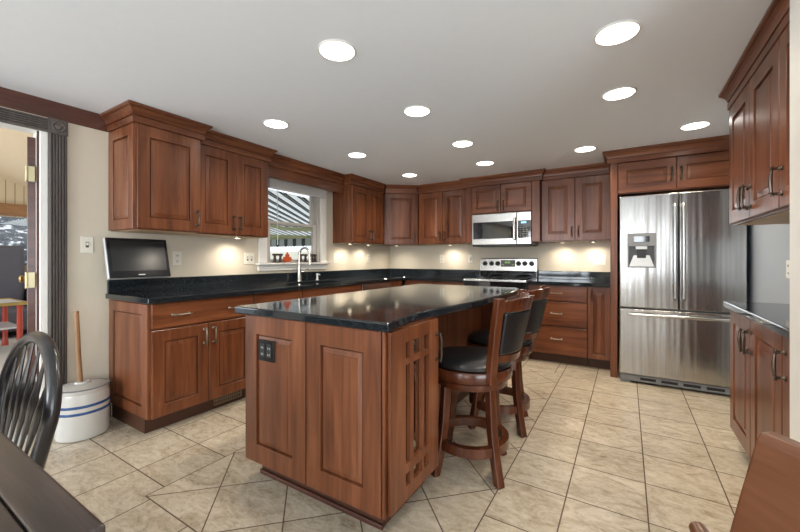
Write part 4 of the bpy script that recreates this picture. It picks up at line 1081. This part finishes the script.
for k in range(6):
    xb = -0.125+0.050*k; xt = xb*1.5
    # end on the bow: find its height above xt
    bz_ = max((bowpt(-0.7+1.4*q/200) for q in range(201)), key=lambda p: -abs(p[0]-xt))
    p0 = Vector((xb, 0.165, 0.462)); p1 = Vector(bz_)
    n = 10; pts = [tuple(p0.lerp(p1, q/n)) for q in range(n+1)]
    rr = [0.007+0.012*math.exp(-((q/n-0.55)/0.22)**2) for q in range(n+1)]
    MB().tube(pts, rr, 8, flat=(1.0, 0.55)).build('spindle', 'spindle', wc, smooth=True)
for sx, sy in ((-1,-1),(1,-1),(-1,1),(1,1)):
    MB().tube([(sx*0.13,sy*0.12,0.432),(sx*0.17,sy*0.155,0.22),(sx*0.205,sy*0.19,0.0)], [0.013,0.019,0.012], 10).build('leg', 'spindle', wc, smooth=True)
MB().tube([(-0.172,-0.157,0.2),(-0.172,0.157,0.2)], 0.009, 8).build('stretcher', 'spindle', wc)
MB().tube([(0.172,-0.157,0.2),(0.172,0.157,0.2)], 0.009, 8).build('stretcher', 'spindle', wc)
MB().tube([(-0.172,0,0.2),(0.172,0,0.2)], 0.009, 8).build('stretcher', 'spindle', wc)

# ------------------------------------------------------------------ brown armchair, lower right foreground
# local: faces -Y; back top-left corner (seen from the front) lands at (3.437,-0.179,0.90)
th = math.atan2(-0.78, 0.62)                     # direction of the back's width
ac = thing('armchair', 'brown wooden armchair with broad plank back in the lower right foreground', 'chair', (3.4265, -0.1855, 0), th)
BWD = 0.50
rings = []
for z, yf in ((0.52,-0.125),(0.70,-0.068),(0.80,-0.036),(0.890,-0.005),(0.903,0.004)):
    fr_, bk = [], []
    for k in range(11):
        u = k/10; bow = 0.004*(1-(2*u-1)**2)
        xx = BWD*u
        fr_.append((xx, yf+bow-0.0, z)); bk.append((xx, yf+bow+0.024, z))
    rings.append(fr_+bk[::-1])
MB().loops(rings).build('backrest', 'chairwood', ac, bevel=0.005, seg=2)
MB().box(-0.01, BWD+0.01, -0.55, -0.075, 0.425, 0.455).build('seat', 'chairwood', ac, bevel=0.01, seg=3)
for x in (0.04, BWD-0.04):
    MB().tube([(x,-0.125,0.455),(x,-0.090,0.60)], 0.016, 10).build('back_post', 'chairwood', ac)
for x in (0.04, BWD-0.04):
    for y in (-0.50, -0.12): MB().tube([(x,y,0.426),(x+(0.03 if x > 0.2 else -0.03),y+(0.05 if y > -0.3 else -0.03),0)], [0.020,0.014], 10).build('leg', 'chairwood', ac)
for s_ in (-1, 1):
    def mx(x): return x if s_ < 0 else BWD-x
    MB().tube([(mx(p), q, z) for p, q, z in ((-0.042,-0.060,0.728),(-0.01,-0.075,0.724),(0.04,-0.105,0.712),(0.075,-0.14,0.64),(0.07,-0.20,0.454))], [0.012,0.017,0.017,0.016,0.015], 10).build('armrest', 'chairwood', ac, smooth=True)

# ------------------------------------------------------------------ recessed ceiling lights
LIGHTS = [
 (2.010, 0.450, 'recessed ceiling light nearest the camera, above the island front'),
 (1.985, 1.325, 'recessed ceiling light second from the front in the island row'),
 (1.980, 2.190, 'recessed ceiling light third from the front in the island row'),
 (1.930, 2.960, 'recessed ceiling light in front of the microwave'),
 (0.930, 0.960, 'recessed ceiling light beside the left wall cabinets'),
 (0.930, 1.970, 'recessed ceiling light in front of the sink window'),
 (0.935, 3.020, 'recessed ceiling light in front of the corner cabinet'),
 (3.217, 1.030, 'recessed ceiling light at upper right, closest to the camera on that side'),
 (3.214, 1.760, 'recessed ceiling light at upper right, just behind the brightest right one'),
 (2.917, 2.960, 'recessed ceiling light in front of the cabinet left of the refrigerator'),
 (3.715, 2.730, 'recessed ceiling light in front of the refrigerator'),
]
proto = None
for x, y, lab in LIGHTS:
    if proto is None:
        t = thing('ceiling_light', lab, 'ceiling light', (x, y, ZC-0.0005), 0, 'recessed ceiling lights')
        MB().lathe([(0.086,-0.002),(0.087,-0.005),(0.092,-0.006),(0.098,-0.002),(0.098,0.0),(0.086,0.0)], (0,0,0), 36).build('trim_ring', 'white', t, smooth=True)
        MB().lathe([(0.0855,0.0),(0.0855,-0.004),(0.05,-0.0065),(0.001,-0.007)], (0,0,0), 36).build('lens', 'glow', t, smooth=True)
        light('lamp', 'SPOT', (0,0,-0.02), CAN_W, CAN_COL, parent=t, spot_size=R(150), spot_blend=0.9, shadow_soft_size=0.07)
        proto = t
    else:
        c = copy_tree(proto); c.location = (x, y, ZC-0.0005); c['label'] = lab

# ------------------------------------------------------------------ under-cabinet puck lights
PUCKS = [(0.15, 1.16, 'puck light beneath the two-door cabinet left of the sink window'),
 (0.15, 2.80, 'puck light under the narrow cabinet right of the window, nearer the window'),
 (0.15, 3.20, 'puck light under the narrow cabinet right of the window, nearer the corner'),
 (0.30, 3.72, 'puck light beneath the angled corner cabinet'),
 (1.12, YB-0.15, 'puck light beneath the back wall cabinet left of the microwave'),
 (2.60, YB-0.15, 'puck light under the cabinet right of the microwave, nearer the microwave'),
 (2.93, YB-0.15, 'puck light under the cabinet right of the microwave, nearer the refrigerator')]
proto = None
for x, y, lab in PUCKS:
    if proto is None:
        t = thing('puck_light', lab, 'puck light', (x, y, ZU0-0.0035), 0, 'under-cabinet puck lights')
        MB().lathe([(0.035,0.0),(0.035,-0.010),(0.030,-0.012),(0.028,-0.012),(0.028,0.0)], (0,0,0), 24).build('housing', 'nickel', t, smooth=True)
        MB().lathe([(0.0275,-0.002),(0.0275,-0.010),(0.001,-0.0105)], (0,0,0), 24).build('lens', 'puckglow', t, smooth=True)
        light('lamp', 'SPOT', (0,0,-0.016), PUCK_W, PUCK_COL, parent=t, spot_size=R(165), spot_blend=1.0, shadow_soft_size=0.025)
        proto = t
    else:
        c = copy_tree(proto); c.location = (x, y, ZU0-0.0035); c['label'] = lab
